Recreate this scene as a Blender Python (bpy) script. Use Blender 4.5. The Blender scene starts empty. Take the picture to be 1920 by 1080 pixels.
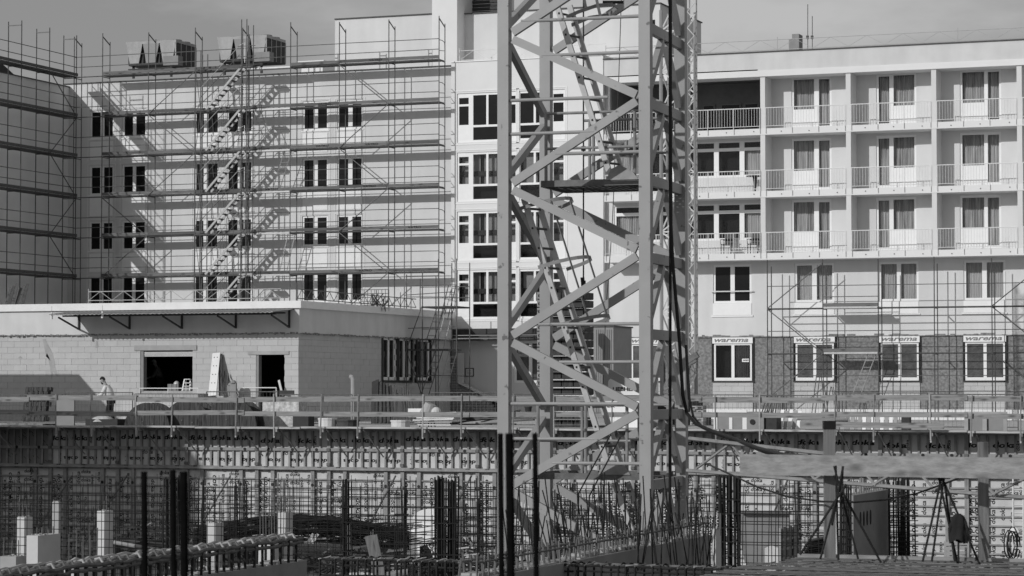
import bpy, bmesh, math, random
from mathutils import Vector, Matrix, noise
random.seed(7)
R_ = math.radians
SC = bpy.context.scene
COL = SC.collection

# ---------------------------------------------------------------- camera
TH = R_(20.6); TILT = math.atan(190/4800); FP = 4800.0; EYE = 1.35
RT = Vector((math.cos(TH), math.sin(TH), 0))
FH = Vector((-math.sin(TH), math.cos(TH), 0))
UPZ = Vector((0, 0, 1))
FW = (FH*math.cos(TILT) + UPZ*math.sin(TILT)).normalized()
UPC = (UPZ*math.cos(TILT) - FH*math.sin(TILT)).normalized()
CAMP = Vector((0, 0, EYE))
cd = bpy.data.cameras.new("camera"); cam = bpy.data.objects.new("camera", cd); COL.objects.link(cam)
cd.lens = 90.0; cd.sensor_width = 36.0; cd.clip_start = 0.5; cd.clip_end = 3000
m = Matrix(((RT.x, UPC.x, -FW.x, 0), (RT.y, UPC.y, -FW.y, 0), (RT.z, UPC.z, -FW.z, EYE), (0, 0, 0, 1)))
cam.matrix_world = m
cd.dof.use_dof = True; cd.dof.focus_distance = 62.0; cd.dof.aperture_fstop = 8.0
SC.camera = cam

# ---------------------------------------------------------------- sky, sun, exposure (a black and white photograph)
SUN_TRAVEL = Vector((0.47, 1.0, -0.47)).normalized()
elev = math.asin(-SUN_TRAVEL.z)
to_sun = -SUN_TRAVEL
world = bpy.data.worlds.new("World"); SC.world = world; world.use_nodes = True
nt = world.node_tree; nt.nodes.clear()
sky = nt.nodes.new("ShaderNodeTexSky"); sky.sky_type = 'NISHITA'; sky.sun_disc = False
sky.sun_elevation = elev; sky.sun_rotation = math.atan2(to_sun.x, to_sun.y)
sky.air_density = 1.0; sky.dust_density = 2.0; sky.ozone_density = 1.0
bw = nt.nodes.new("ShaderNodeRGBToBW")
tc = nt.nodes.new("ShaderNodeTexCoord"); mp = nt.nodes.new("ShaderNodeMapping"); mp.inputs['Scale'].default_value = (1.6, 1.6, 5.0); mp.inputs['Location'].default_value = (3.5, 0.3, 0.0)
nz = nt.nodes.new("ShaderNodeTexNoise"); nz.inputs['Scale'].default_value = 3.2; nz.inputs['Detail'].default_value = 7; nz.inputs['Roughness'].default_value = .55
rp = nt.nodes.new("ShaderNodeValToRGB"); rp.color_ramp.elements[0].position = .42; rp.color_ramp.elements[0].color = (.80, .80, .80, 1)
rp.color_ramp.elements[1].position = .68; rp.color_ramp.elements[1].color = (1.62, 1.62, 1.62, 1)
mu = nt.nodes.new("ShaderNodeMath"); mu.operation = 'MULTIPLY'; mu.inputs[1].default_value = 0.25
mc = nt.nodes.new("ShaderNodeMath"); mc.operation = 'MULTIPLY'; mc.inputs[1].default_value = 2.75
ad = nt.nodes.new("ShaderNodeMath"); ad.operation = 'ADD'
bg = nt.nodes.new("ShaderNodeBackground"); bg.inputs['Strength'].default_value = 0.09
wo = nt.nodes.new("ShaderNodeOutputWorld")
nt.links.new(sky.outputs[0], bw.inputs[0]); nt.links.new(tc.outputs['Generated'], mp.inputs[0]); nt.links.new(mp.outputs[0], nz.inputs['Vector'])
nt.links.new(nz.outputs[0], rp.inputs[0]); nt.links.new(bw.outputs[0], mu.inputs[0]); nt.links.new(rp.outputs[0], mc.inputs[0]); nt.links.new(mu.outputs[0], ad.inputs[0]); nt.links.new(mc.outputs[0], ad.inputs[1])
nt.links.new(ad.outputs[0], bg.inputs['Color']); nt.links.new(bg.outputs[0], wo.inputs[0])
sd = bpy.data.lights.new("sun", 'SUN'); sd.energy = 2.3; sd.angle = R_(0.5); sd.color = (1, 1, 1)
sun = bpy.data.objects.new("sun", sd); COL.objects.link(sun)
sun.rotation_euler = SUN_TRAVEL.to_track_quat('-Z', 'Y').to_euler()
SC.view_settings.view_transform = 'Standard'; SC.view_settings.look = 'None'
SC.view_settings.exposure = 0.0; SC.view_settings.gamma = 1.0; SC.view_settings.use_curve_mapping = False
SC.cycles.max_bounces = 6; SC.cycles.diffuse_bounces = 3; SC.cycles.glossy_bounces = 3; SC.cycles.transparent_max_bounces = 12

# ---------------------------------------------------------------- measuring: a picture point on a known plane of the place
def ray(px, py):
    return RT*((px-960)/FP) + UPC*((540-py)/FP) + FW
def P(px, py, y):                     # on the plane y = const (parallel to the facade)
    r = ray(px, py); return CAMP + r*(y/r.y)
def Q(px, py, x):                     # on the plane x = const
    r = ray(px, py); return CAMP + r*(x/r.x)
def C(px, py, d):                     # d metres in front of the lens
    return CAMP + ray(px, py)*d
def PX(px, y, py=600): return P(px, py, y).x
def PZ(py, y, px=960): return P(px, py, y).z

# ---------------------------------------------------------------- materials
MATS = {}
def mat(name, v, rough=.7, var=.12, scale=6.0, bump=0.0, metal=0.0, spec=.3, stretch=(1, 1, 1), fine=0, streak=0.0):
    if name in MATS: return MATS[name]
    M = bpy.data.materials.new(name); M.use_nodes = True; t = M.node_tree; b = t.nodes["Principled BSDF"]
    b.inputs['Roughness'].default_value = rough; b.inputs['Metallic'].default_value = metal
    b.inputs['Specular IOR Level'].default_value = spec
    co = t.nodes.new("ShaderNodeNewGeometry"); mp = t.nodes.new("ShaderNodeMapping"); mp.inputs['Scale'].default_value = stretch
    n = t.nodes.new("ShaderNodeTexNoise"); n.inputs['Scale'].default_value = scale; n.inputs['Detail'].default_value = 5; n.inputs['Roughness'].default_value = .6
    r = t.nodes.new("ShaderNodeMapRange"); r.inputs[1].default_value = .3; r.inputs[2].default_value = .7
    r.inputs[3].default_value = v*(1-var); r.inputs[4].default_value = v*(1+var)
    t.links.new(co.outputs['Position'], mp.inputs[0]); t.links.new(mp.outputs[0], n.inputs['Vector']); t.links.new(n.outputs[0], r.inputs[0])
    last = r.outputs[0]
    if streak:
        mp2 = t.nodes.new("ShaderNodeMapping"); mp2.inputs['Scale'].default_value = (1.3, 1.3, .12)
        n2 = t.nodes.new("ShaderNodeTexNoise"); n2.inputs['Scale'].default_value = 1.1; n2.inputs['Detail'].default_value = 6
        r2 = t.nodes.new("ShaderNodeMapRange"); r2.inputs[1].default_value = .35; r2.inputs[2].default_value = .62; r2.inputs[3].default_value = 1-streak; r2.inputs[4].default_value = 1
        k = t.nodes.new("ShaderNodeMath"); k.operation = 'MULTIPLY'
        t.links.new(co.outputs['Position'], mp2.inputs[0]); t.links.new(mp2.outputs[0], n2.inputs['Vector']); t.links.new(n2.outputs[0], r2.inputs[0])
        t.links.new(last, k.inputs[0]); t.links.new(r2.outputs[0], k.inputs[1]); last = k.outputs[0]
    t.links.new(last, b.inputs['Base Color'])
    if bump:
        bp = t.nodes.new("ShaderNodeBump"); bp.inputs['Strength'].default_value = bump; bp.inputs['Distance'].default_value = .02
        n3 = t.nodes.new("ShaderNodeTexNoise"); n3.inputs['Scale'].default_value = scale*3; n3.inputs['Detail'].default_value = 6
        t.links.new(mp.outputs[0], n3.inputs['Vector'])
        t.links.new(n3.outputs[0], bp.inputs['Height']); t.links.new(bp.outputs[0], b.inputs['Normal'])
    MATS[name] = M; return M
def wood(name, v, axis=0, var=.28):
    st = [14, 14, 14]; st[axis] = .9
    M = mat(name, v, .8, var, 1.6, .25, stretch=tuple(st))
    if M.get('done'): return M
    M['done'] = 1
    t = M.node_tree; b = t.nodes["Principled BSDF"]; src = b.inputs['Base Color'].links[0].from_socket    # knots
    co = t.nodes.new("ShaderNodeNewGeometry"); mp = t.nodes.new("ShaderNodeMapping"); st2 = [5, 5, 5]; st2[axis] = 1.6; mp.inputs['Scale'].default_value = st2
    vo = t.nodes.new("ShaderNodeTexVoronoi"); vo.inputs['Scale'].default_value = 1.3
    r = t.nodes.new("ShaderNodeMapRange"); r.inputs[1].default_value = .10; r.inputs[2].default_value = .34; r.inputs[3].default_value = .42; r.inputs[4].default_value = 1
    k = t.nodes.new("ShaderNodeMath"); k.operation = 'MULTIPLY'
    t.links.new(co.outputs['Position'], mp.inputs[0]); t.links.new(mp.outputs[0], vo.inputs['Vector']); t.links.new(vo.outputs['Distance'], r.inputs[0])
    t.links.new(src, k.inputs[0]); t.links.new(r.outputs[0], k.inputs[1]); t.links.new(k.outputs[0], b.inputs['Base Color'])
    return M
def rustspots(name, v, spot=.12):
    M = mat(name, v, .45, .06, 2.0, .05, spec=.4, streak=.12)
    if M.get('done'): return M
    M['done'] = 1
    t = M.node_tree; b = t.nodes["Principled BSDF"]; src = b.inputs['Base Color'].links[0].from_socket
    co = t.nodes.new("ShaderNodeNewGeometry"); n = t.nodes.new("ShaderNodeTexNoise"); n.inputs['Scale'].default_value = 7; n.inputs['Detail'].default_value = 8
    r = t.nodes.new("ShaderNodeMapRange"); r.inputs[1].default_value = .66; r.inputs[2].default_value = .7; r.inputs[3].default_value = 1; r.inputs[4].default_value = spot/v
    k = t.nodes.new("ShaderNodeMath"); k.operation = 'MULTIPLY'
    t.links.new(co.outputs['Position'], n.inputs['Vector']); t.links.new(n.outputs[0], r.inputs[0])
    t.links.new(src, k.inputs[0]); t.links.new(r.outputs[0], k.inputs[1]); t.links.new(k.outputs[0], b.inputs['Base Color'])
    return M
PLASTER = mat('white_plaster', .665, .85, .045, .6, .08, streak=.07)
PLASTER2 = mat('fresh_plaster', .72, .8, .03, .8, .05)
WINGW = mat('pale_side_render', .82, .9, .04, 1.2, .08)
INSUL = mat('reinforced_render', .62, .9, .05, 1.2, .1, streak=.08)
GLASSD = mat('dark_glass', .014, .06, .2, 1.5, spec=.12)
PVC = mat('white_pvc', .80, .35, .03, 4)
CURT = mat('curtain_cloth', .50, .9, .6, 2.2, stretch=(4, 4, .25))  # upright tone bands paint in the shade between the pleats
CURTL = mat('pale_curtain_cloth', .6, .9, .2, 3, stretch=(3, 3, .4))
FOIL = mat('grey_plastic_sheet', .07, .25, .5, 2.2, .5, spec=.6)
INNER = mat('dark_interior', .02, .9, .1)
CONC = mat('concrete', .40, .85, .10, 3.0, .2, streak=.15)
CONCL = mat('pale_concrete', .60, .85, .06, 3.0, .15, streak=.1)
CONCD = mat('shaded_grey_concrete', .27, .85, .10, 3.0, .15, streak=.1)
BLOCKM = mat('aerated_block', .475, .9, .05, 2.2, .12)
BLOCKM2 = mat('aerated_block_light', .50, .9, .05, 2.2, .12)
MORTAR = mat('mortar', .40, .95, .15, 9, .2)
BRICKM = mat('grey_brick', .34, .9, .15, 4, .2)
ROUGH = mat('rough_insulation_board', .21, .95, .42, 9, .5)
STEEL = mat('galvanised_tube', .13, .55, .3, 7, .05, metal=.2, spec=.3)
TUBEG = mat('grey_tube', .26, .5, .2, 7, .05, metal=.1, spec=.35)
TUBEL = mat('pale_grey_tube', .42, .5, .1, 7)
STEELD = mat('weathered_tube', .075, .6, .3, 7, .05)
STEELL = mat('white_painted_tube', .72, .4, .06, 5)
ALU = mat('bright_aluminium', .42, .4, .12, 6, metal=.3, spec=.5)
DECKW = wood('weathered_deck_wood', .10)
TOEW = wood('weathered_toe_board', .15)
TIMBER = wood('pale_timber', .26)
PLANKL = wood('bleached_plank', .44)
TIMBERV = wood('upright_timber', .19, 2)
TIMBERY = wood('timber_along_depth', .33, 1)
DRUMW = wood('cable_drum_wood', .060, 2, .6)
CRANE = rustspots('grey_crane_paint', .315)
PLY = mat('formwork_plywood', .57, .5, .10, 2.5, .05, streak=.15)
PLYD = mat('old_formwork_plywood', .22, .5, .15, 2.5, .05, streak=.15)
FRAMEM = mat('formwork_frame_paint', .27, .6, .3, 3.5, .1)
PRINT = mat('black_print', .010, .7, .1)
PRINTG = mat('grey_print', .20, .7, .1)
REBAR = mat('rusty_rebar', .028, .85, .3, 12, spec=.1)
NEARB = mat('shade_dark_bar', .006, .9, .3, 30, spec=.03)  # near-black colour carries the shade these close bars stand in
SPECK = mat('speckled_sack', .52, .9, .4, 7, .6)
LADD = mat('ladder_aluminium', .58, .35, .12, 5, metal=.15, spec=.5)
REBARL = mat('pale_rebar', .13, .8, .3, 12)
BLACK = mat('black_rubber', .012, .45, .2)
SOIL = mat('trodden_soil', .10, .95, .35, 1.5, .6)
GRAVEL = mat('pale_sand', .46, .95, .3, 2.5, .6)
ROOFM = mat('roof_membrane', .22, .9, .2, 1)
SHEETM = mat('corrugated_sheet', .30, .5, .3, 4, metal=.4)
BOXG = mat('grey_cardboard', .22, .8, .1)
WHITEP = mat('white_plastic', .74, .35, .05, 3)
GREYP = mat('grey_panel', .26, .6, .08, 2)
DARKP = mat('dark_louvre', .035, .6, .2)
SKIN = mat('skin', .33, .6, .08); HAIR = mat('dark_hair', .02, .7, .2, 30); SHIRT = mat('pale_grey_shirt', .66, .9, .12, 8, .3)
TROUS = mat('dark_trousers', .02, .9, .2, 8, .3); JACKD = mat('dark_work_jacket', .16, .9, .3, 8, .3); HELM = mat('white_helmet', .6, .35, .05)
SHOE = mat('dark_boots', .02, .7, .2)

# ---------------------------------------------------------------- mesh building
ORG = {}
def org(o): return ORG.get(o.name, Vector((0, 0, 0))) if o else Vector((0, 0, 0))
def tag(o, label=None, cat=None, group=None, kind=None):
    if label: o['label'] = label
    if cat: o['category'] = cat
    if group: o['group'] = group
    if kind: o['kind'] = kind
    return o
def thing(name, label, cat, loc=(0, 0, 0), group=None):
    o = bpy.data.objects.new(name, None); COL.objects.link(o); o.location = loc; o.empty_display_size = .2
    ORG[o.name] = Vector(loc)
    return tag(o, label, cat, group)
class MB:
    def __init__(s): s.v = []; s.f = []
    def add(s, vs, fs):
        n = len(s.v); s.v += [tuple(v) for v in vs]; s.f += [tuple(i+n for i in f) for f in fs]
    def box(s, a, b):
        x0, x1 = sorted((a[0], b[0])); y0, y1 = sorted((a[1], b[1])); z0, z1 = sorted((a[2], b[2]))
        s.add([(x0, y0, z0), (x1, y0, z0), (x1, y1, z0), (x0, y1, z0), (x0, y0, z1), (x1, y0, z1), (x1, y1, z1), (x0, y1, z1)],
              [(0, 3, 2, 1), (4, 5, 6, 7), (0, 1, 5, 4), (1, 2, 6, 5), (2, 3, 7, 6), (3, 0, 4, 7)]); return s
    def bar(s, p, q, w, h, up=UPZ):
        p = Vector(p); q = Vector(q); d = (q-p).normalized()
        if abs(d.dot(up)) > .98: up = Vector((0, 1, 0))
        a = d.cross(up).normalized()*w/2; b = a.cross(d).normalized()*h/2
        vs = [p-a-b, p+a-b, p+a+b, p-a+b, q-a-b, q+a-b, q+a+b, q-a+b]
        s.add(vs, [(0, 1, 2, 3), (7, 6, 5, 4), (0, 4, 5, 1), (1, 5, 6, 2), (2, 6, 7, 3), (3, 7, 4, 0)]); return s
    def tube(s, p, q, r, n=6, r2=None):
        p = Vector(p); q = Vector(q); d = (q-p)
        if d.length < 1e-6: return s
        d.normalize(); up = UPZ if abs(d.z) < .95 else Vector((1, 0, 0)); a = d.cross(up).normalized(); b = d.cross(a)
        r2 = r if r2 is None else r2
        vs = [p+(a*math.cos(2*math.pi*i/n)+b*math.sin(2*math.pi*i/n))*r for i in range(n)] + [q+(a*math.cos(2*math.pi*i/n)+b*math.sin(2*math.pi*i/n))*r2 for i in range(n)]
        fs = [(i, (i+1) % n, n+(i+1) % n, n+i) for i in range(n)] + [tuple(range(n-1, -1, -1)), tuple(range(n, 2*n))]
        s.add(vs, fs); return s
    def path(s, pts, r, n=6):
        pts = [Vector(p) for p in pts]; rings = []
        for i, p in enumerate(pts):
            d = (pts[min(i+1, len(pts)-1)] - pts[max(i-1, 0)]).normalized()
            up = UPZ if abs(d.z) < .9 else Vector((.8, .6, 0)); a = d.cross(up).normalized(); b = d.cross(a)
            rings.append([p+(a*math.cos(2*math.pi*k/n)+b*math.sin(2*math.pi*k/n))*r for k in range(n)])
        vs = [v for rg in rings for v in rg]; fs = []
        for i in range(len(rings)-1):
            for k in range(n): fs.append((i*n+k, i*n+(k+1) % n, (i+1)*n+(k+1) % n, (i+1)*n+k))
        fs += [tuple(range(n-1, -1, -1)), tuple(range((len(rings)-1)*n, len(rings)*n))]
        s.add(vs, fs); return s
    def prism(s, pts, dv):            # polygon pts (3-D), extruded by dv
        n = len(pts); pts = [Vector(p) for p in pts]; dv = Vector(dv)
        nrm = Vector((0, 0, 0))
        for i in range(n): nrm += pts[i].cross(pts[(i+1) % n])
        fs = [tuple(range(n-1, -1, -1)), tuple(range(n, 2*n))] + [(i, (i+1) % n, n+(i+1) % n, n+i) for i in range(n)]
        if nrm.dot(dv) < 0: fs = [tuple(reversed(f)) for f in fs]
        s.add(pts+[p+dv for p in pts], fs); return s
    def disc(s, c, r, n, axis=(0, 1, 0), h=.05): 
        a = Vector(axis).normalized(); s.tube(Vector(c)-a*h/2, Vector(c)+a*h/2, r, n); return s
    def dome(s, c, r, n=10, m=4, sz=1.0):
        c = Vector(c); vs = []; fs = []
        for i in range(m+1):
            t = math.pi/2*i/m
            for k in range(n): vs.append(c+Vector((r*math.cos(t)*math.cos(2*math.pi*k/n), r*math.cos(t)*math.sin(2*math.pi*k/n), r*sz*math.sin(t))))
        for i in range(m):
            for k in range(n): fs.append((i*n+k, i*n+(k+1) % n, (i+1)*n+(k+1) % n, (i+1)*n+k))
        s.add(vs, fs); return s
    def mesh(s, name, mt, o=Vector((0, 0, 0)), smooth=False):
        me = bpy.data.meshes.new(name); me.from_pydata([(v[0]-o[0], v[1]-o[1], v[2]-o[2]) for v in s.v], [], s.f)
        if mt: me.materials.append(mt)
        if smooth: me.polygons.foreach_set('use_smooth', [True]*len(me.polygons))
        me.update(); return me
    def build(s, name, mt, parent=None, smooth=False, kind=None):
        o = org(parent); me = s.mesh(name, mt, o, smooth); ob = bpy.data.objects.new(name, me); COL.objects.link(ob)
        if parent: ob.parent = parent
        ORG[ob.name] = o
        if kind: ob['kind'] = kind
        return ob
CACHE = {}
def place(name, me, parent, M):
    ob = bpy.data.objects.new(name, me); COL.objects.link(ob)
    if parent: ob.parent = parent; M = Matrix.Translation(-org(parent)) @ M
    ob.matrix_local = M; ORG[ob.name] = Vector(org(parent)) + M.translation if parent else M.translation.copy()
    return ob
def rod(name, parent, p, q, r, mt, n=6):
    k = ('rod', n, mt.name)
    if k not in CACHE: CACHE[k] = MB().tube((0, 0, 0), (0, 0, 1), 1, n).mesh(name, mt, smooth=False)
    p = Vector(p); q = Vector(q); d = q-p; L = d.length
    return place(name, CACHE[k], parent, Matrix.Translation(p) @ d.to_track_quat('Z', 'Y').to_matrix().to_4x4() @ Matrix.Diagonal((r, r, L, 1)))
def block(name, parent, a, b, mt):
    k = ('block', mt.name)
    if k not in CACHE: CACHE[k] = MB().box((0, 0, 0), (1, 1, 1)).mesh(name, mt)
    a = Vector(a); b = Vector(b); lo = Vector([min(a[i], b[i]) for i in range(3)]); hi = Vector([max(a[i], b[i]) for i in range(3)])
    d = hi-lo
    return place(name, CACHE[k], parent, Matrix.Translation(lo) @ Matrix.Diagonal((d.x, d.y, d.z, 1)))
def barp(name, parent, p, q, w, h, mt, up=UPZ):
    return MB().bar(p, q, w, h, up).build(name, mt, parent)
TXT = {}
def text_mesh(s, mt, shear=0.0, bold=0.0, sx=1.0):
    k = (s, mt.name, shear, bold, sx)
    if k in TXT: return TXT[k]
    cu = bpy.data.curves.new('lettering', 'FONT'); cu.body = s; cu.shear = shear; cu.offset = bold; cu.resolution_u = 2
    cu.align_x = 'LEFT'; cu.extrude = 0.0
    ob = bpy.data.objects.new('lettering', cu); COL.objects.link(ob)
    dg = bpy.context.evaluated_depsgraph_get(); me = bpy.data.meshes.new_from_object(ob.evaluated_get(dg))
    bpy.data.objects.remove(ob); bpy.data.curves.remove(cu)
    xs = [v.co.x for v in me.vertices]; ys = [v.co.y for v in me.vertices]
    x0 = min(xs); y0 = min(ys); w = max(xs)-x0; h = max(ys)-y0
    for v in me.vertices: v.co.x = (v.co.x-x0)/h*sx; v.co.y = (v.co.y-y0)/h
    me.materials.clear(); me.materials.append(mt); me.name = 'lettering'
    TXT[k] = (me, w/h*sx); return TXT[k]
def lettering(s, parent, pos, h, mt, shear=0, bold=0, rot=0.0, right=Vector((1, 0, 0)), sx=1.0, name='lettering'):
    me, w = text_mesh(s, mt, shear, bold, sx)
    up = UPZ; r = Vector(right).normalized(); nrm = r.cross(up)
    M = Matrix(((r.x, up.x, nrm.x, pos[0]), (r.y, up.y, nrm.y, pos[1]), (r.z, up.z, nrm.z, pos[2]), (0, 0, 0, 1)))
    return place(name, me, parent, M @ Matrix.Rotation(rot, 4, 'Z') @ Matrix.Scale(h, 4))
def text_into(mb, s, pos, h, rot=0.0, mirror=False, shear=0.15, bold=.02, sx=1.1):
    me, w = text_mesh(s, PRINT, shear, bold, sx); c = math.cos(rot); n = math.sin(rot)
    vs = []
    for v in me.vertices:
        x, y = v.co.x*h, v.co.y*h
        vs.append((pos[0]+x*c-y*n, pos[1], pos[2]+x*n+y*c))
    mb.add(vs, [tuple(p.vertices) for p in me.polygons])
    return w*h

def wall_with_holes(x0, x1, z0, z1, y, holes, depth=.3):
    """front sheet at y with openings and their reveals, plus a shell 'depth' thick"""
    mb = MB(); xs = sorted({x0, x1, *[v for h in holes for v in h[:2] if x0 < v < x1]}); zs = sorted({z0, z1, *[v for h in holes for v in h[2:] if z0 < v < z1]})
    def inh(cx, cz): return any(h[0] < cx < h[1] and h[2] < cz < h[3] for h in holes)
    for i in range(len(xs)-1):
        for j in range(len(zs)-1):
            a, b, c, d = xs[i], xs[i+1], zs[j], zs[j+1]
            if inh((a+b)/2, (c+d)/2): continue
            mb.add([(a, y, c), (b, y, c), (b, y, d), (a, y, d)], [(0, 1, 2, 3)])
            mb.add([(a, y+depth, c), (b, y+depth, c), (b, y+depth, d), (a, y+depth, d)], [(3, 2, 1, 0)])
    for a, b, c, d in holes:
        e = y+depth
        mb.add([(a, y, c), (b, y, c), (b, e, c), (a, e, c), (a, y, d), (b, y, d), (b, e, d), (a, e, d)], [(0, 1, 2, 3), (4, 7, 6, 5), (0, 3, 7, 4), (1, 5, 6, 2)])
    e = y+depth
    mb.add([(x0, y, z0), (x1, y, z0), (x1, e, z0), (x0, e, z0), (x0, y, z1), (x1, y, z1), (x1, e, z1), (x0, e, z1)], [(0, 3, 2, 1), (4, 5, 6, 7), (3, 0, 4, 7), (1, 2, 6, 5)])
    return mb
# ---------------------------------------------------------------- clear glass
def make_glass():
    M = bpy.data.materials.new('clear_glass'); M.use_nodes = True; t = M.node_tree; t.nodes.clear()
    o = t.nodes.new("ShaderNodeOutputMaterial"); mx = t.nodes.new("ShaderNodeMixShader"); tr = t.nodes.new("ShaderNodeBsdfTransparent"); g = t.nodes.new("ShaderNodeBsdfGlossy")
    g.inputs['Roughness'].default_value = .04; tr.inputs[0].default_value = (.86, .86, .86, 1)
    f = t.nodes.new("ShaderNodeFresnel"); f.inputs[0].default_value = 1.5
    fm = t.nodes.new("ShaderNodeMath"); fm.operation = 'MULTIPLY'; fm.inputs[1].default_value = .35; t.links.new(f.outputs[0], fm.inputs[0])
    t.links.new(fm.outputs[0], mx.inputs[0]); t.links.new(tr.outputs[0], mx.inputs[1]); t.links.new(g.outputs[0], mx.inputs[2]); t.links.new(mx.outputs[0], o.inputs[0])
    return M
GLASS = make_glass()

# ---------------------------------------------------------------- ground, pit
YF = 79.0           # face of the formwork wall
PITZ = -4.7
g = MB()
def sheet(x0, x1, y0, y1, z): g.add([(x0, y0, z), (x1, y0, z), (x1, y1, z), (x0, y1, z)], [(0, 1, 2, 3)])
sheet(-1500, 1500, 84.6, 2500, 0.0)
sheet(-1500, -52, -400, 84.6, 0.0); sheet(9, 1500, -400, 84.6, 0.0); sheet(-52, 9, -400, -6, 0.0)
o = g.build('ground', GRAVEL); o['kind'] = 'structure'
g = MB(); sheet(-52, 9, 79.4, 84.6, -1.0); g.add([(-52, 84.6, -1), (9, 84.6, -1), (9, 84.6, 0), (-52, 84.6, 0)], [(0, 1, 2, 3)])
for x in (-52, 9): g.add([(x, 79.4, -1), (x, 84.6, -1), (x, 84.6, 0), (x, 79.4, 0)], [(0, 1, 2, 3)])
o = g.build('backfill_trench', SOIL); o['kind'] = 'structure'
g = MB(); sheet(-52, 9, -6, 79.4, PITZ)
for x in (-52, 9): g.add([(x, -6, PITZ), (x, 79.4, PITZ), (x, 79.4, 0), (x, -6, 0)], [(0, 1, 2, 3)])
g.add([(-52, -6, PITZ), (9, -6, PITZ), (9, -6, 0), (-52, -6, 0)], [(0, 1, 2, 3)])
g.add([(-52, 79.4, PITZ), (9, 79.4, PITZ), (9, 79.4, -1.0), (-52, 79.4, -1.0)], [(0, 1, 2, 3)])
o = g.build('pit_floor', SOIL); o['kind'] = 'structure'

# ---------------------------------------------------------------- windows
def curtain(parent, x0, x1, z0, z1, y, mt, open_=0.0, amp=.06):
    mb = MB(); n = max(10, int((x1-x0)/.035)); pts = []
    for i in range(n+1):
        t = i/n; x = x0+(x1-x0)*t; pts.append((x, y+amp*math.sin(i*1.9+x*3)+.012*math.sin(i*.7)))
    vs = []; lean = random.uniform(-.08, .08)
    for j in range(5):
        z = z0+(z1-z0)*j/4; s = 1-j/4
        for (x, yy) in pts: vs.append((x+lean*s*(x-x0)/(x1-x0)*.6, yy, z))
    k = n+1; fs = [(j*k+i, j*k+i+1, (j+1)*k+i+1, (j+1)*k+i) for j in range(4) for i in range(n)]
    mb.add(vs, fs); return mb.build('curtain', mt, parent, smooth=True)
def window(parent, x0, x1, z0, z1, y, panes, glass=None, curt=None, name='window', mt=None):
    """x0..z1 outer frame; panes = list of (xa, xb, za, zb)"""
    fr = wall_with_holes(x0, x1, z0, z1, y+.05, panes, .07).build(name, mt or PVC, parent)
    for i, (a, b, c, d) in enumerate(panes):
        pm = glass or GLASSD
        p = block('pane', fr, (a-.005, y+.09, c-.005), (b+.005, y+.10, d+.005), pm)
        if curt and curt[i % len(curt)]: curtain(fr, a-.03, b+.03, c-.03, d+.03, y+.26, curt[i % len(curt)])
    return fr

YW = 112.3
STOR = 2.8
# ================= block behind the long scaffold
xL = P(128, 400, YW).x; xM = P(851, 300, YW).x
zroof = P(640, 134, YW).z
bl = thing('hotel_block', 'pale rendered four storey block behind the long scaffold, paired narrow windows', 'building', (xL, YW, 0))
holes = []; wins = []
rowz = [(P(590, b, YW).z, P(590, a, YW).z) for a, b in ((193, 241), (300, 350), (408, 458), (515, 563))]
pairs = [(171, 187, 194, 210), (232, 248, 254, 271), (367, 381, 389, 407), (428, 445, 452, 470), (570, 587, 595, 612), (635, 652, 660, 677)]
for (z0, z1) in rowz:
    for pr in pairs:
        a, b, c, d = [PX(p, YW, 330) for p in pr]
        wins.append((a-.09, d+.09, z0-.09, z1+.09, (a, b, c, d), z0, z1)); holes.append((a-.09, d+.09, z0-.09, z1+.09))
wall_with_holes(xL-.3, xM, 0, zroof, YW, holes, .3).build('wall', PLASTER, bl)
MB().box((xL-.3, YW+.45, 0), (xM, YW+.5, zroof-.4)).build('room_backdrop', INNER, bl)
MB().box((xL-.3, YW+.3, zroof-.35), (xM, YW+14, zroof-.05)).build('roof', ROOFM, bl)
MB().box((xL-.3, YW-.06, zroof), (xM, YW+.4, zroof+.05)).build('roof_edge', STEELD, bl)
for (x0, x1, z0, z1, (a, b, c, d), p0, p1) in wins:
    window(bl, x0, x1, z0, z1, YW, [(a, b, p0, p1), (c, d, p0, p1)])
    MB().box((x0-.06, YW-.03, z0-.06), (x1+.06, YW-.001, z0-.01)).box((x0+.03, YW-.022, z0-1.05), (x1-.03, YW-.001, z0-.14)).build('sill_panel', PVC, bl)
    q = MB()                                                                                  # thin render border round the opening
    for (aa, bb, cc, dd) in ((x0-.12, x1+.12, z1+.06, z1+.10), (x0-.12, x0-.08, z0-1.15, z1+.06), (x1+.08, x1+.12, z0-1.15, z1+.06)): q.box((aa, YW-.018, cc), (bb, YW-.001, dd))
    q.build('window_surround', PLASTER2, bl)
# roof penthouses
zp = P(700, 33, YW+1.4).z
ph = thing('penthouse', 'white windowless roof structure rising behind the right half of the long scaffold', 'roof house', (PX(628, YW+1.4, 80), YW+1.4, zroof))
MB().box((PX(628, YW+1.4, 80), YW+1.4, zroof-.3), (PX(812, YW+1.4, 80), YW+8, zp)).build('wall', PLASTER, ph)
MB().box((PX(627, YW+1.35, 60), YW+1.33, zp), (PX(812, YW+1.4, 60), YW+8.1, zp+.05)).build('roof_edge', STEELD, ph)
MB().box((PX(810, YW+1.2, 60), YW+1.2, zroof-.3), (PX(857, YW+1.2, 60), YW+9, zp+3.2)).build('stair_tower', PLASTER2, ph)
lv = MB(); xa = PX(858, YW+3.2, 20); xb = PX(950, YW+3.2, 20); zz = P(880, 27, YW+3.2).z
for i in range(9): lv.box((xa, YW+3.2-.03*(i % 2), zz+.01+i*.17), (xb, YW+3.4, zz+.13+i*.17))
lv.build('louvre', DARKP, ph)
p2 = thing('penthouse', 'long low white roof structure behind the grey crane mast', 'roof house', (PX(862, YW+2.2, 80), YW+2.2, zroof))
zq = P(1000, 20, YW+2.2).z
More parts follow.
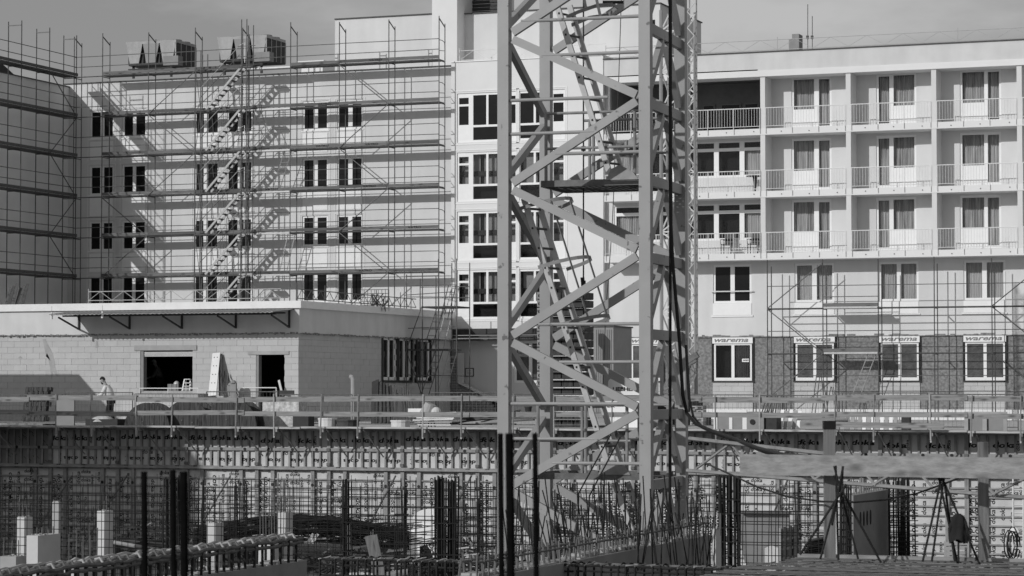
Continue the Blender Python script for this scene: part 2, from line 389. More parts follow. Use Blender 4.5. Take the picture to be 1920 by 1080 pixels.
MB().box((PX(862, YW+2.2, 80), YW+2.2, zroof-.3), (PX(1238, YW+2.2, 80), YW+9, zq)).build('wall', PLASTER, p2)
MB().box((PX(862, YW+2.2, 80)-.05, YW+2.12, zq), (PX(1238, YW+2.2, 80)+.05, YW+9.1, zq+.05)).build('roof_edge', STEELD, p2)
MB().box((PX(1228, YW+2.2, 80)-.25, YW+2.17, P(1228, 57, YW+2.2).z), (PX(1228, YW+2.2, 80), YW+2.199, P(1228, 37, YW+2.2).z)).build('window', GLASSD, p2)
MB().box((PX(862, YW+2.2, 80), YW+2.1, zroof), (PX(869, YW+2.2, 80), YW+2.199, zq-.4)).build('downpipe', STEELD, p2)

# ================= middle stair block with wide windows
YM = YW-.35
xR0 = P(1131, 300, YM).x
mb_ = thing('stairwell_block', 'smooth white block between the long scaffold and the balconies, with wide white framed windows', 'building', (xM, YM, 0))
holes = []; wl = []
for k, pt in enumerate((177, 288, 399, 509)):
    def zz(py): return P(900, py+pt-177, YM).z
    zt, zb = zz(177), zz(264)
    for grp in ([(860, 878, 's'), (886.5, 911, 'b'), (915, 939, 'b'), (948, 966, 's')], [(975, 1000, 'b'), (1004, 1028, 'b'), (1037, 1056, 's')]):
        x0 = PX(grp[0][0]-3, YM, 300); x1 = PX(grp[-1][1]+3, YM, 300)
        ps = []
        for a, b, t in grp:
            a = PX(a, YM, 300); b = PX(b, YM, 300)
            if t == 's': ps += [(a, b, zz(194), zz(182)), (a, b, zz(233), zz(198))]
            else: ps += [(a, b, zz(234), zz(178))]
        bigs = [g_ for g_ in grp if g_[2] == 'b']; ps.append((PX(bigs[0][0], YM, 300), PX(bigs[-1][1], YM, 300), zz(262), zz(238)))
        wl.append((x0, x1, zb-.05, zt+.08, ps)); holes.append((x0, x1, zb-.05, zt+.08))
zled = P(940, 616, YM).z
wall_with_holes(xM, xR0, zled, zroof+.12, YM, holes, .3).build('wall', PLASTER2, mb_)
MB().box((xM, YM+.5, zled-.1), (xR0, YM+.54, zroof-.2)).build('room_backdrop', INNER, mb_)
MB().box((xM, YM-.05, zroof+.12), (xR0, YM+2.4, zroof+.17)).build('roof_edge', PVC, mb_)
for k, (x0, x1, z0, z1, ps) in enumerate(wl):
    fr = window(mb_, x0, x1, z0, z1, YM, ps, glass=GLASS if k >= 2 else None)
    if k >= 2:                                                       # pale strips and a dark band painted in as reflections in the panes
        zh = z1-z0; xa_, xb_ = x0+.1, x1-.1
        for (f0, f1) in ((.0, .33), (.40, .62), (.70, .98)): block('reflection_strip', mb_, (xa_+(xb_-xa_)*f0, YM+.42, z0+zh*.33), (xa_+(xb_-xa_)*f1, YM+.46, z1), CONC)
        block('reflection_band', mb_, (xa_, YM+.34, z0+zh*.52), (xb_, YM+.40, z0+zh*.62), DARKP)
    q = MB(); t = .12
    for (aa, bb, cc, dd) in ((x0-t, x1+t, z1+t-.03, z1+t), (x0-t, x1+t, z0-t, z0-t+.03), (x0-t, x0-t+.03, z0-t+.03, z1+t-.03), (x1+t-.03, x1+t, z0-t+.03, z1+t-.03)): q.box((aa, YM-.02, cc), (bb, YM-.001, dd))
    q.build('window_surround', PVC, mb_)
# ground floor of that block, set back under a dark pipe ledge
yg = YM+.55
gw = [(PX(964, yg, 680), PX(1030, yg, 680), P(990, 718, yg).z, P(990, 640, yg).z)]
wall_with_holes(PX(790, yg, 700), xR0, 0, zled-.5, yg, gw, .2).build('lower_wall', PLASTER, mb_)
MB().box((xM-.2, YM-.25, zled-.28), (xR0, YM+.5, zled)).build('ledge_flashing', DARKP, mb_)
pp = MB(); 
for dz in (-.38, -.52): pp.tube((xM-.1, YM-.12, zled+dz), (xR0, YM-.12, zled+dz), .055, 8)
pp.build('ledge_pipe', STEELD, mb_)
window(mb_, gw[0][0], gw[0][1], gw[0][2], gw[0][3], yg, [(gw[0][0]+.1, gw[0][0]+.72, gw[0][2]+.12, gw[0][3]-.1), (gw[0][0]+.88, gw[0][1]-.1, gw[0][2]+.12, gw[0][3]-.1)], curt=None, glass=FOIL)
box_ = block('shutter_box', mb_, (gw[0][0]-.05, yg-.1, gw[0][3]), (gw[0][1]+.05, yg-.002, gw[0][3]+.25), PVC)
lettering('warema', mb_, (gw[0][0]+.1, yg-.106, gw[0][3]+.05), .15, PRINTG, .3, .02, sx=1.7)
sg = thing('notice_board', 'small framed notice on the plaster wall beside the scaffold stair', 'sign', P(880, 706, yg-.05))
a = P(872, 706, yg-.05); b = P(888, 690, yg-.05)
MB().box((a.x, yg-.04, a.z), (b.x, yg-.005, b.z)).build('board', DARKP, sg)
MB().box((a.x+.04, yg-.05, a.z+.04), (b.x-.04, yg-.041, b.z-.04)).build('sheet', PLASTER, sg)
for i in range(3): block('text_line', sg, (a.x+.1, yg-.054, a.z+.12+.07*i), (b.x-.12, yg-.051, a.z+.14+.07*i), PRINTG)
# grey brickwork beside it
bw_ = thing('brick_wall', 'dark grey brick garden wall with sloping coping, behind the narrow stair scaffold', 'wall', (PX(797, yg-.6, 740), yg-.6, 0))
yb = yg-.35; xa, xb = PX(792, yb, 700), PX(862, yb, 700); xc = PX(930, yb, 700); br = MB(); zt = P(830, 662, yb).z
zlow = P(850, 722, yb).z; z = .02; row = 0
while z < zt:
    x = xa-(.13 if row % 2 else 0); lim = xb if z > zlow else xb+(xc-xb)*min(1, (zlow-z)/1.2+.1)
    while x < lim-.05:
        br.box((max(x, xa), yb-random.uniform(.0, .012), z), (min(x+.245, lim), yb+.1, z+.108)); x += .26
    z += .125; row += 1
o = br.build('brick', BRICKM, bw_); o['kind'] = 'stuff'
MB().box((xa, yb+.02, 0), (xb, yb+.2, zt)).box((xb, yb+.02, 0), (xc, yb+.2, .9)).build('wall_core', DARKP, bw_)
MB().bar((xb, yb, zlow+.12), (xc+.5, yb, zlow-.95), .35, .09).bar((xb+.05, yb, zt), (xb+.05, yb, zlow+.1), .3, .09).build('coping', PLASTER, bw_)

# ================= balcony wing on the right
YB = 111.1                                   # slab fronts
xE = P(1131, 300, YW).x; xZ = -8.0
bw2 = thing('balcony_wing', 'long white wing with recessed balconies on the right and bare ground floor', 'building', (xE, YW, 0))
def SZ(py): return P(1440, py, YB).z
slab = [(SZ(252.5), SZ(240.5)), (SZ(370), SZ(358)), (SZ(487), SZ(474.5))]
zpar0, zpar1 = P(1440, 131.5, YB).z, P(1440, 97.5, YB).z
holes = []; wd = []
def wy(py, px=1500): return P(px, py, YW).z
tops = (149, 264, 379)
CU = [CURT, CURT]
for r, t0 in enumerate(tops):
    t = t0
    def z_(dy): return P(1500, t0+dy, YW).z
    for grp in ([(1488, 1526, 0, 56), (1535, 1555, 1, 88)], [(1647, 1667, 1, 88), (1675, 1714, 0, 56)], [(1804, 1845, 0, 56), (1852, 1873, 1, 88)], [(1966, 1986, 1, 88), (1994, 2034, 0, 56)]):
        dy0 = 0
        ps = [(PX(a, YW, t0+30), PX(b, YW, t0+30), z_(d), z_(c)) for a, b, c, d in grp]
        x0 = min(p[0] for p in ps)-.1; x1 = max(p[1] for p in ps)+.1; z1 = max(p[3] for p in ps)+.1; z0 = min(p[2] for p in ps)-.12
        wd.append((x0, x1, z0, z1, ps, GLASS, [CURT])); holes.append((x0, x1, z0, z1))
# windows behind the loggia (rows 2 and 3)
for r, (ta, tb, tc_, td) in enumerate(((267, 277, 283, 328), (384, 394, 400, 446))):
    xs = [(1155, 1203), (1210, 1256), (1263, 1300), (1306, 1338), (1347, 1386), (1395, 1428)]
    for k in range(0, 6, 3):
        sub = xs[k:k+3]; ps = []
        for a, b in sub:
            a = PX(a, YW, ta); b = PX(b, YW, ta)
            ps += [(a, b, wy(tb, 1380), wy(ta, 1380)), (a, b, wy(td, 1380), wy(tc_, 1380))]
        x0 = min(p[0] for p in ps)-.1; x1 = max(p[1] for p in ps)+.1; z1 = max(p[3] for p in ps)+.06; z0 = min(p[2] for p in ps)-.1
        wd.append((x0, x1, z0, z1, ps, GLASS, [None, (CURT if k == 0 and r < 2 else None), None, None, None, (CURTL if (k == 3) else None)])); holes.append((x0, x1, z0, z1))
# storey under the balconies
for i, (a, b, c, d) in enumerate(((1180, 1206, 1214, 1240), (1341, 1369, 1377, 1405), (1494, 1522, 1531, 1560), (1652, 1681, 1689, 1718), (1811, 1841, 1850, 1881), (1975, 2005, 2013, 2044))):
    z0 = wy(562.5); z1 = wy(498)
    a, b, c, d = [PX(p, YW, 530) for p in (a, b, c, d)]
    if i: wd.append((a-.1, d+.1, z0-.1, z1+.1, [(a, b, z0, z1), (c, d, z0, z1)], GLASS if i > 1 else None, [CURTL if i > 1 else None])); holes.append((a-.1, d+.1, z0-.1, z1+.1))
# bare ground floor windows with shutter boxes
zb0, zb1 = P(1370, 714, YW).z, P(1370, 644, YW).z
gws = []
for i, (a, b) in enumerate(((1182, 1243), (1337, 1411), (1490, 1565), (1650, 1724), (1808, 1886))):
    a = PX(a, YW, 680); b = PX(b, YW, 680); gws.append((a, b)); holes.append((a, b, zb0, zb1))
zgf = P(1440, 631, YW).z; zlog = zpar0
loggia = (xE+.3, PX(1426, YW, 190), slab[0][1], zpar0)
holes.append(loggia)
up = [h for h in holes if h[2] > zgf]; low = [h for h in holes if h[2] < zgf]
wall_with_holes(xE, xZ, zgf, zpar1-.1, YW, up, .3).build('wall', PLASTER, bw2)
wall_with_holes(xE, xZ, 0, zgf, YW+.06, [(h[0], h[1], h[2], zgf-.02) if h[3] > zgf-.3 else h for h in low], .24).build('insulated_base_wall', ROUGH, bw2)
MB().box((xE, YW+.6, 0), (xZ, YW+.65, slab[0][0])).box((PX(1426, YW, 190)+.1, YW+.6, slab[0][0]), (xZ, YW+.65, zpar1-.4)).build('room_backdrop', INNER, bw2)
MB().box((xE, YW+.3, zpar0+.05), (xZ, YW+12, zpar0+.35)).build('roof', ROOFM, bw2)
for (x0, x1, z0, z1, ps, gl, cu) in wd:
    window(bw2, x0, x1, z0, z1, YW, ps, gl, cu)
    if z1 < slab[2][0]: 
        MB().box((x0+.0, YW-.03, z0-.55), (x1, YW-.001, z0-.02)).box((x0-.07, YW-.05, z0-.63), (x1+.07, YW-.001, z0-.56)).build('sill_panel', PVC, bw2)
# loggia room
yl = YW+3.2; x0, x1, z0, z1 = loggia
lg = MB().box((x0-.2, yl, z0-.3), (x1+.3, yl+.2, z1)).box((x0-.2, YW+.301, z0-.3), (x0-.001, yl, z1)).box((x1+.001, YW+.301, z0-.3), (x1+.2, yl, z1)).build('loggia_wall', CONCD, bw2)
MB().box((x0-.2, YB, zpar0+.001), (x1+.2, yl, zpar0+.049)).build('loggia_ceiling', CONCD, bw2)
for a, b in ((1318, 1342), (1352, 1390), (1396, 1424), (1150, 1190), (1205, 1240)):
    a = PX(a, yl, 220); b = PX(b, yl, 220)
    window(bw2, a, b, z0+.05, P(1360, 195, yl).z, yl-.14, [(a+.07, b-.07, z0+.15, P(1360, 195, yl).z-.07)], mt=GREYP)
# slabs, parapet, dividing walls
xsl = P(1133, 300, YB).x
for i, (a, b) in enumerate(slab):
    MB().box((xsl, YB, a), (xZ, YW-.002, b)).build('balcony_slab', PLASTER2, bw2)
MB().box((xsl, YB, zpar0), (xZ, YW-.002, zpar1)).build('parapet', INSUL, bw2)
MB().box((xsl-.02, YB-.05, zpar0-.28), (xZ, YB-.001, zpar0-.02)).box((xsl, YB-.001, zpar0-.27), (xZ, YW-.003, zpar0-.001)).build('fascia', PLASTER2, bw2)
MB().box((xsl-.05, YB-.07, zpar1), (xZ, YW+.35, zpar1+.04)).build('roof_edge', STEELD, bw2)
divs = [1430, 1590.5, 1751, 1911.5, 2075]
ztops = [zpar0-.28, slab[0][0], slab[1][0]]; zbots = [slab[0][1], slab[1][1], slab[2][1]]
for px in divs:
    x = P(px, 250, YB).x
    for r in range(3): block('divider_wall', bw2, (x-.11, YB+.02, zbots[r]), (x+.11, YW-.002, ztops[r]), GREYP if 0 else PLASTER)
def railing(xa, xb, z, name='railing'):
    q = MB(); y = YB-.04
    q.tube((xa, y, z+.92), (xb, y, z+.92), .022, 6).tube((xa, y, z+.10), (xb, y, z+.10), .014, 5)
    n = int(round((xb-xa)/.125))
    for i in range(n+1):
        x = xa+(xb-xa)*i/n; q.tube((x, y, z+.1), (x, y, z+.92), .0085, 4)
    n = max(1, int(round((xb-xa)/1.27)))
    for i in range(n+1):
        x = xa+(xb-xa)*i/n; q.tube((x, y-.01, z-.22), (x, y-.01, z+.93), .016, 5)
    return q.build(name, STEELL, bw2)
edges = [(1136, 1425)] + [(divs[i]+6, divs[i+1]-6) for i in range(4)]
for r in range(3):
    for a, b in edges: railing(P(a, 250, YB).x, P(b, 250, YB).x, zbots[r])
bo = MB()
for r in range(3):
    for i in range(22):
        x = xsl+2+i*1.27; bo.disc((x, YB-.012, slab[r][0]+.14+.02*math.sin(i*5)), .025, 8, h=.02)
bo.build('anchor_hole', STEELD, bw2)
# bare ground floor: block infill under each window, shutter box, foil
for i, (a, b) in enumerate(gws):
    ps = [(a+.12, (a+b)/2-.07, zb0+.14, zb1-.08), ((a+b)/2+.07, b-.12, zb0+.14, zb1-.08)]
    fr = window(bw2, a+.04, b-.04, zb0, zb1-.001, YW-.02, ps, FOIL if i != 1 else GLASS)
    if i == 1:
        curtain(fr, ps[0][0]+.62, ps[0][1]+.02, ps[0][2], ps[0][3], YW+.2, FOIL, amp=.05); curtain(fr, ps[1][0]-.02, ps[1][1]+.02, ps[1][2], ps[1][3], YW+.16, FOIL, amp=.06)
        block('sticker', fr, (ps[1][0]+.35, YW+.055, zb0+.85), (ps[1][0]+.68, YW+.063, zb0+1.0), PVC); lettering('weru', fr, (ps[1][0]+.39, YW+.052, zb0+.89), .07, PRINT, .1, .03, sx=1.2)
    MB().box((a-.06, YW-.06, zb0-.06), (b+.06, YW-.001, zb0-.005)).build('window_sill', DARKP, bw2)
    MB().box((a-.02, YW-.05, zb1), (b+.02, YW+.05, zb1+.27)).build('shutter_box', PVC, bw2)
    MB().box((a-.055, YW-.05, zb0), (a-.021, YW+.05, zb1+.27)).box((b+.021, YW-.05, zb0), (b+.055, YW+.05, zb1+.27)).build('shutter_rail', DARKP, bw2)
    lettering('warema', bw2, (a+.08, YW-.055, zb1+.06), .15, PRINTG, .3, .025, sx=1.75)
    x = a; zr = zb0-.35; k = 0                      # block infill below the sill
    z = 0.0
    while z < zb0-.1:
        x = a-.02-(.3 if k % 2 else 0)
        while x < b:
            xa_, xb_ = max(x, a-.02), min(x+.6, b+.02)
            if xb_-xa_ > .05: block('infill_block', bw2, (xa_+.004, YW+.01-random.uniform(0, .008), z+.004), (xb_-.004, YW+.059, min(z+.25, zb0-.07)-.004), random.choice((BLOCKM, BLOCKM2)))
            x += .6
        z += .25; k += 1
# broken foam edge above the bare storey
fm = MB(); x = xE+1
while x < xZ:
    w = random.uniform(.1, .5); h = random.uniform(0, .1)*(1 if noise.noise(Vector((x*.4, 3, 0))) > -.1 else .2)
    fm.box((x, YW-.02, zgf-.03), (x+w, YW-.001, zgf+h)); x += w
fm.build('foam_edge', ROUGH, bw2)
block('plinth_strip', bw2, (xE, YW-.06, .0), (xZ, YW-.001, P(1600, 769, YW).z+.04), PLASTER2)
q = MB().tube((PX(1334, YW, 547), YW-.1, P(1334, 547, YW).z), (PX(1413, YW, 547), YW-.1, P(1334, 547, YW).z), .03, 6)
q.build('fall_bar', STEELL, bw2)

# roof lattice guard rails
def lattice_rail(name, x0, x1, y, z0, z1, mt, label, seg=1.3, cat='guard rail', group=None, h=.45, r=.015):
    t = thing(name, label, cat, (x0, y, z0), group)
    MB().tube((x0, y, z0+h), (x1, y, z1+h), r, 6).build('top_tube', mt, t); MB().tube((x0, y, z0), (x1, y, z1), r, 6).build('bottom_tube', mt, t)
    n = int((x1-x0)/seg); 
    for i in range(n):
        xa = x0+(x1-x0)*i/n; xb = x0+(x1-x0)*(i+1)/n; za = z0+(z1-z0)*i/n
        rod('lattice_brace', t, (xa, y, za), ((xa+xb)/2, y, za+h), r*.65, mt, 5)
        rod('lattice_brace', t, ((xa+xb)/2, y, za+h), (xb, y, za), r*.65, mt, 5)
        if i % 5 == 0: rod('post', t, (xa, y, za-.4), (xa, y, za+h+.12), r, mt, 5)
    return t
lattice_rail('roof_guard_rail', xsl, xZ, YB+.25, zpar1+.12, zpar1+.12, TUBEL, 'long lattice guard rail on the roof edge above the balconies', 1.6)
lattice_rail('roof_guard_rail', xM+.3, xR0, YM+.3, zroof+.25, zroof+.25, STEELL, 'white lattice guard rail on the roof edge behind the crane mast', 1.3)
ch = thing('chimney', 'short grey square chimney above the right roof edge', 'chimney', (PX(1492, YW+4, 80), YW+4, zpar1))
MB().box((PX(1482, YW+4, 80), YW+3.7, zpar1-.5), (PX(1489, YW+4, 80), YW+4.3, P(1489, 75, YW+4).z)).box((PX(1489, YW+4, 80), YW+3.6, zpar1-.5), (PX(1502, YW+4, 80), YW+4.3, P(1489, 66, YW+4).z)).build('shaft', CONCD, ch)
for px, py, lab in ((1514.5, 8, 'tall thin antenna rod just right of the grey chimney'), (1523, 30, 'shorter thin antenna rod, further right of the grey chimney')):
    t = thing('antenna', lab, 'antenna', (PX(px, YW+4, 80), YW+4, zpar1))
    a = P(px, 95, YW+4); b = P(px, py, YW+4)
    MB().tube(a, b, .018, 5).build('rod', STEELD, t); MB().box((a.x-.05, YW+3.9, a.z+.55), (a.x+.06, YW+4.0, a.z+.7)).build('clamp', STEELD, t)

# ================= left wing (its face looks right, in shade)
xW = P(128, 400, YW).x
lw = thing('side_wing', 'shaded plain wing at the left edge, behind its own scaffold', 'building', (xW, 104, 0))
MB().box((xW-12, 104.6, 0), (xW, YW-.01, zroof-.15)).build('wall', WINGW, lw)
MB().box((xW-12, 104.5, zroof-.15), (xW+.06, YW-.011, zroof-.1)).build('roof_edge', STEELD, lw)
a = P(0, 95, 106)
q = MB().prism([(xW-1.5, 104.8, zroof-.1), (xW-1.5, 104.8, zroof+2.0), (xW-1.5, 110.5, zroof-.1)], (-6, 0, 0)); q.build('dark_roof', DARKP, lw)
# off to the left, outside the frame: an added block, shaped to shade the left of the formwork
nb = thing('shade_block', 'unseen block added at the left rim of the pit to shade the formwork', 'building', (-60, 48, 0))
MB().box((-75, 53, 0), (-53.6, 56, 10.6)).build('wall', PLASTER, nb); MB().box((-75.3, 52.7, 10.6), (-53.3, 56.3, 10.9)).build('roof', ROOFM, nb)
for i in range(5):
    for j in range(3): block('window', nb, (-73+i*4, 56.001, 1.2+3*j), (-71.6+i*4, 56.05, 2.8+3*j), GLASSD)
sc_ = thing('shade_boxes', 'unseen grey boxes added left of the upper ground to shade the block wall', 'shade caster', (-62, 86, 0))  # stacked boxes out of view, added to cast shade on the block wall
MB().box((-66, 82, 0), (-58.6, 88, 2.7)).box((-66, 82.05, 2.72), (-58.6, 87.95, 5.3)).build('cabin', GREYP, sc_)
# ================= low block-built extension
YE = 95.0
Cr = P(560, 600, YE); xC = Cr.x; zTop = P(560, 564, YE).z; xA = xC-30
le = thing('low_extension', 'single storey extension of pale aerated blocks with a rendered parapet', 'building', (xC, YE, 0))
zIns = P(300, 627, YE).z; D_ = dict(); 
big = (P(263, 700, YE).x, P(361, 700, YE).x, .55, P(300, 657, YE).z); door = (P(480, 700, YE).x, P(533, 700, YE).x, .0, P(500, 665, YE).z)
big = (big[0], big[1], P(300, 733, YE).z, big[3])
bigp = (big[0]-.0, big[1], big[2], big[3])
wall_with_holes(xA, xC-.3, 0, zIns, YE+.055, [big, door], .25).build('mortar_bed', MORTAR, le)
yB2 = YM-.36                                     # far end of the side face
win_s = []
for a, b in ((717, 743), (747, 771), (781, 806)):
    ya = Q(a, 680, xC).y; yb_ = Q(b, 680, xC).y; win_s.append((ya, yb_))
zs0, zs1 = Q(730, 713, xC).z, Q(730, 631, xC).z
zs1 = min(zs1, zIns-.02)
def side_wall(z0, z1, x, holes):
    mb = MB(); ys = sorted({YE+.06, yB2, *[v for h in holes for v in h[:2]]}); zs = sorted({z0, z1, *[v for h in holes for v in h[2:]]})
    for i in range(len(ys)-1):
        for j in range(len(zs)-1):
            a, b, c, d = ys[i], ys[i+1], zs[j], zs[j+1]
            if any(h[0] < (a+b)/2 < h[1] and h[2] < (c+d)/2 < h[3] for h in holes): continue
            mb.add([(x, a, c), (x, b, c), (x, b, d), (x, a, d)], [(0, 1, 2, 3)])
    for a, b, c, d in holes: mb.add([(x, a, c), (x, b, c), (x-.25, b, c), (x-.25, a, c), (x, a, d), (x, b, d), (x-.25, b, d), (x-.25, a, d)], [(3, 2, 1, 0), (4, 5, 6, 7), (0, 4, 7, 3), (2, 6, 5, 1)])
    return mb
sh = [(a, b, zs0, zs1) for a, b in win_s]
side_wall(0, zIns, xC-.055, sh).build('side_mortar_bed', MORTAR, le)
# the aerated blocks of the front, one by one
def fill(z0, hts=.25): pass
nblk = 0; row = 0; z = zIns-.25
while z > -.1:
    x = xC; first = True
    while x > P(-12, 700, YE).x:
        w = .312 if (first and row % 2) else .624; first = False
        a, b = x-w, x; x -= w
        segs = [(a, b)]
        for h in (big, door):
            ns = []
            for (s, e) in segs:
                if z+.25 > h[2]+.02 and z < h[3]-.02 and e > h[0] and s < h[1]:
                    if s < h[0]: ns.append((s, h[0]))
                    if e > h[1]: ns.append((h[1], e))
                else: ns.append((s, e))
            segs = ns
        for s, e in segs:
            if e-s < .06: continue
            zb_ = max(z, 0.0)
            top = z+.25
            if s < big[1] and e > big[0] and z < big[3] < z+.25: zb_ = big[3]
            if s < door[1] and e > door[0] and z < door[3] < z+.25: zb_ = door[3]
            if s < big[1] and e > big[0] and z < big[2] < z+.25: top = big[2]
            y = YE-random.uniform(0, .010)
            if nblk < 298 and z > .3 or nblk < 200: block('wall_block', le, (s+.004, y, zb_+.004), (e-.004, YE+.055, top-.003), random.choice((BLOCKM, BLOCKM2, BLOCKM))); nblk += 1
    z -= .25; row += 1
rest = MB()
row = 0; z = zIns-.25
while z > -.1:
    y = YE; k = 0
    while y < yB2-.1:
        w = .312 if (k == 0 and row % 2 == 0) else .624; k += 1
        a, b = y, min(y+w, yB2); y += w
        if any(a < h[1] and b > h[0] and z < h[3] and z+.25 > h[2] for h in sh):
            for h in sh:
                if a < h[0] < b and z < h[3]: rest.box((xC-.054, a+.004, max(z, 0)+.004), (xC+.004, h[0], z+.247))
            continue
        rest.box((xC-.054, a+.004, max(0, z)+.004), (xC+random.uniform(-.002, .008), b-.004, z+.247))
    z -= .25; row += 1
rest.build('side_wall_block', BLOCKM, le, kind='stuff')
# rendered insulation band and parapet cap
MB().box((xA, YE-.10, zIns), (xC+.08, YE+.2, zTop-.3)).box((xC-.22, YE+.2, zIns), (xC+.08, yB2, zTop-.3)).build('rendered_band', INSUL, le)
rg = MB(); x = xA+4
while x < xC:
    w = random.uniform(.03, .16); rg.box((x, YE-.125, zIns-random.uniform(.0, .06)), (x+w, YE-.10, zIns+random.uniform(.005, .05))); x += w*random.uniform(1, 1.6)
y = YE
while y < yB2:
    w = random.uniform(.03, .2); rg.box((xC+.08, y, zIns-random.uniform(.0, .06)), (xC+.105, y+w, zIns+random.uniform(.005, .05))); y += w*random.uniform(1, 1.6)
rg.build('ragged_render_edge', ROUGH, le)
MB().box((xA, YE-.22, zTop-.3), (xC+.2, YE+.35, zTop)).box((xC-.35, YE+.35, zTop-.3), (xC+.2, yB2, zTop)).build('parapet_cap', WHITEP, le)
MB().box((xA, YE+.36, zTop-.45), (xC-.36, yB2, zTop-.25)).build('roof', ROOFM, le)
MB().box((big[0]-.28, YE-.05, big[3]+.001), (big[1]+.2, YE-.011, big[3]+.21)).build('lintel', CONC, le)
MB().box((door[0]-.36, YE-.045, door[3]+.001), (door[1]+.22, YE-.011, door[3]+.15)).build('lintel', CONC, le)
sb = MB()
for i in range(4): sb.box((big[0]+.12, YE+.06+.01*(i % 2), big[3]-.06-.05*i-.045), (big[1]-.02, YE+.2, big[3]-.06-.05*i))
sb.build('roller_shutter_box', ALU, le)
MB().box((big[0], YE+.02, big[2]), (big[0]+.14, YE+.3, big[3])).build('door_jamb', CONCD, le); MB().box((door[0], YE+.02, 0), (door[0]+.11, YE+.3, door[3])).build('door_jamb', CONCD, le)
# dark room inside
MB().box((big[0]-3, YE+5.6, 0), (xC-.45, YE+5.8, 3.2)).box((big[0]-3, YE+.31, 3.0), (xC-.45, YE+5.6, 3.2)).box((big[0]-3.2, YE+.31, 0), (big[0]-3, YE+5.8, 3.2)).box((xC-.45, YE+.31, 0), (xC-.35, YE+5.8, 3.2)).box((big[0]-3, YE+.31, .0), (xC-.45, YE+5.6, .02)).build('dark_room', INNER, le)
# side windows
for i, (a, b) in enumerate(win_s):
    fr = MB()
    for (c, d, e, f) in ((a, b, zs1-.09, zs1), (a, b, zs0, zs0+.14), (a, a+.16, zs0, zs1), (b-.16, b, zs0, zs1), ((a+b)/2-.06, (a+b)/2+.06, zs0, zs1)): fr.box((xC-.12, c, e), (xC-.03-.001*i, d, f))
    w = fr.build('window', PVC, le)
    block('pane', w, (xC-.10, a+.01, zs0+.01), (xC-.09, b-.01, zs1-.01), GLASSD)
    MB().box((xC-.03, a-.12, zs0-.1), (xC+.06, a, zs1+.2)).box((xC-.03, b, zs0-.1), (xC+.06, b+.06, zs1+.2)).box((xC-.03, a, zs0-.1), (xC+.07, b, zs0)).build('rough_reveal', DARKP, le)
    MB().box((xC+.0, a+.02, zs1-.0), (xC+.05, b-.02, zs1+.22)).build('shutter_box', PVC, le)
    lettering('warema', le, (xC+.055, a+.1, zs1+.05), .13, PRINTG, .2, .02, right=Vector((0, 1, 0)), sx=1.7)
for (pts, nm) in ((((80, 636), (84, 635), (92, 650), (99, 664), (104, 690), (109, 706), (106, 707), (100, 696), (97, 712), (94, 690), (88, 662), (86, 668)), 'a'), (((180, 640), (183, 640), (184, 651), (179, 652)), 'b'), (((33, 672), (38, 667), (43, 672)), 'c')):
    q = MB(); V = [P(x, y, YE-.012) for x, y in pts]; V = [Vector((v.x, YE-.0125, v.z)) for v in V]; c_ = sum(V, Vector())/len(V); n_v = len(V)
    q.add([tuple(v) for v in V]+[tuple(c_)], [(n_v, (i+1) % n_v, i) for i in range(n_v)]); q.build('damp_stain', CONC, le)
# corrugated canopy
cp = thing('canopy', 'corrugated sheet canopy on steel brackets over the loading opening', 'canopy', (P(150, 600, YE).x, YE, zTop-.5))
x0c, x1c = P(140, 580, YE).x, P(560, 580, YE).x-.15; zc = zTop-.36
dep = 2.1; cz = zc-.05; q = MB(); n = int((x1c-x0c)/.05); vs = []; fs = []
for i in range(n+1):
    x = x0c+(x1c-x0c)*i/n; h = .022*math.sin(i*math.pi/2*1.0)
    vs += [(x, YE-.101, zc+h), (x, YE-dep, cz-.12+h), (x, YE-.101, zc+h+.02), (x, YE-dep, cz-.12+h+.02)]
for i in range(n):
    k = i*4; fs += [(k, k+4, k+5, k+1), (k+2, k+3, k+7, k+6), (k+1, k+5, k+7, k+3)]
q.add(vs, fs); q.build('corrugated_sheet', SHEETM, cp)
MB().box((x0c+.5, YE-dep+.25, cz-.2), (x1c, YE-dep+.33, cz-.135)).box((x0c+.5, YE-1.0, cz-.14), (x1c, YE-.92, cz-.075)).build('purlin', DARKP, cp)
for px in (151, 246, 344, 445, 545):
    x = P(px, 590, YE).x
    MB().box((x-.035, YE-.17, zc-.75), (x+.035, YE-.101, zc-.02)).bar((x, YE-.15, zc-.72), (x, YE-dep+.3, cz-.22), .06, .06).build('bracket', DARKP, cp)
for px, py in ((97, 585), (192, 583)):
    a = P(px, py, YE-1.9); t = thing('hanging_lamp', 'small bare lamp hanging from the left end of the canopy' if px < 100 else 'small bare lamp hanging under the canopy, second from its left end', 'lamp', a)
    MB().tube(a+Vector((0, 0, .25)), a, .006, 4).build('cable', BLACK, t); MB().tube(a, a-Vector((0, 0, .12)), .03, 8, .045).tube(a-Vector((0, 0, .12)), a-Vector((0, 0, .3)), .05, 8, .055).build('bulb', WHITEP, t)
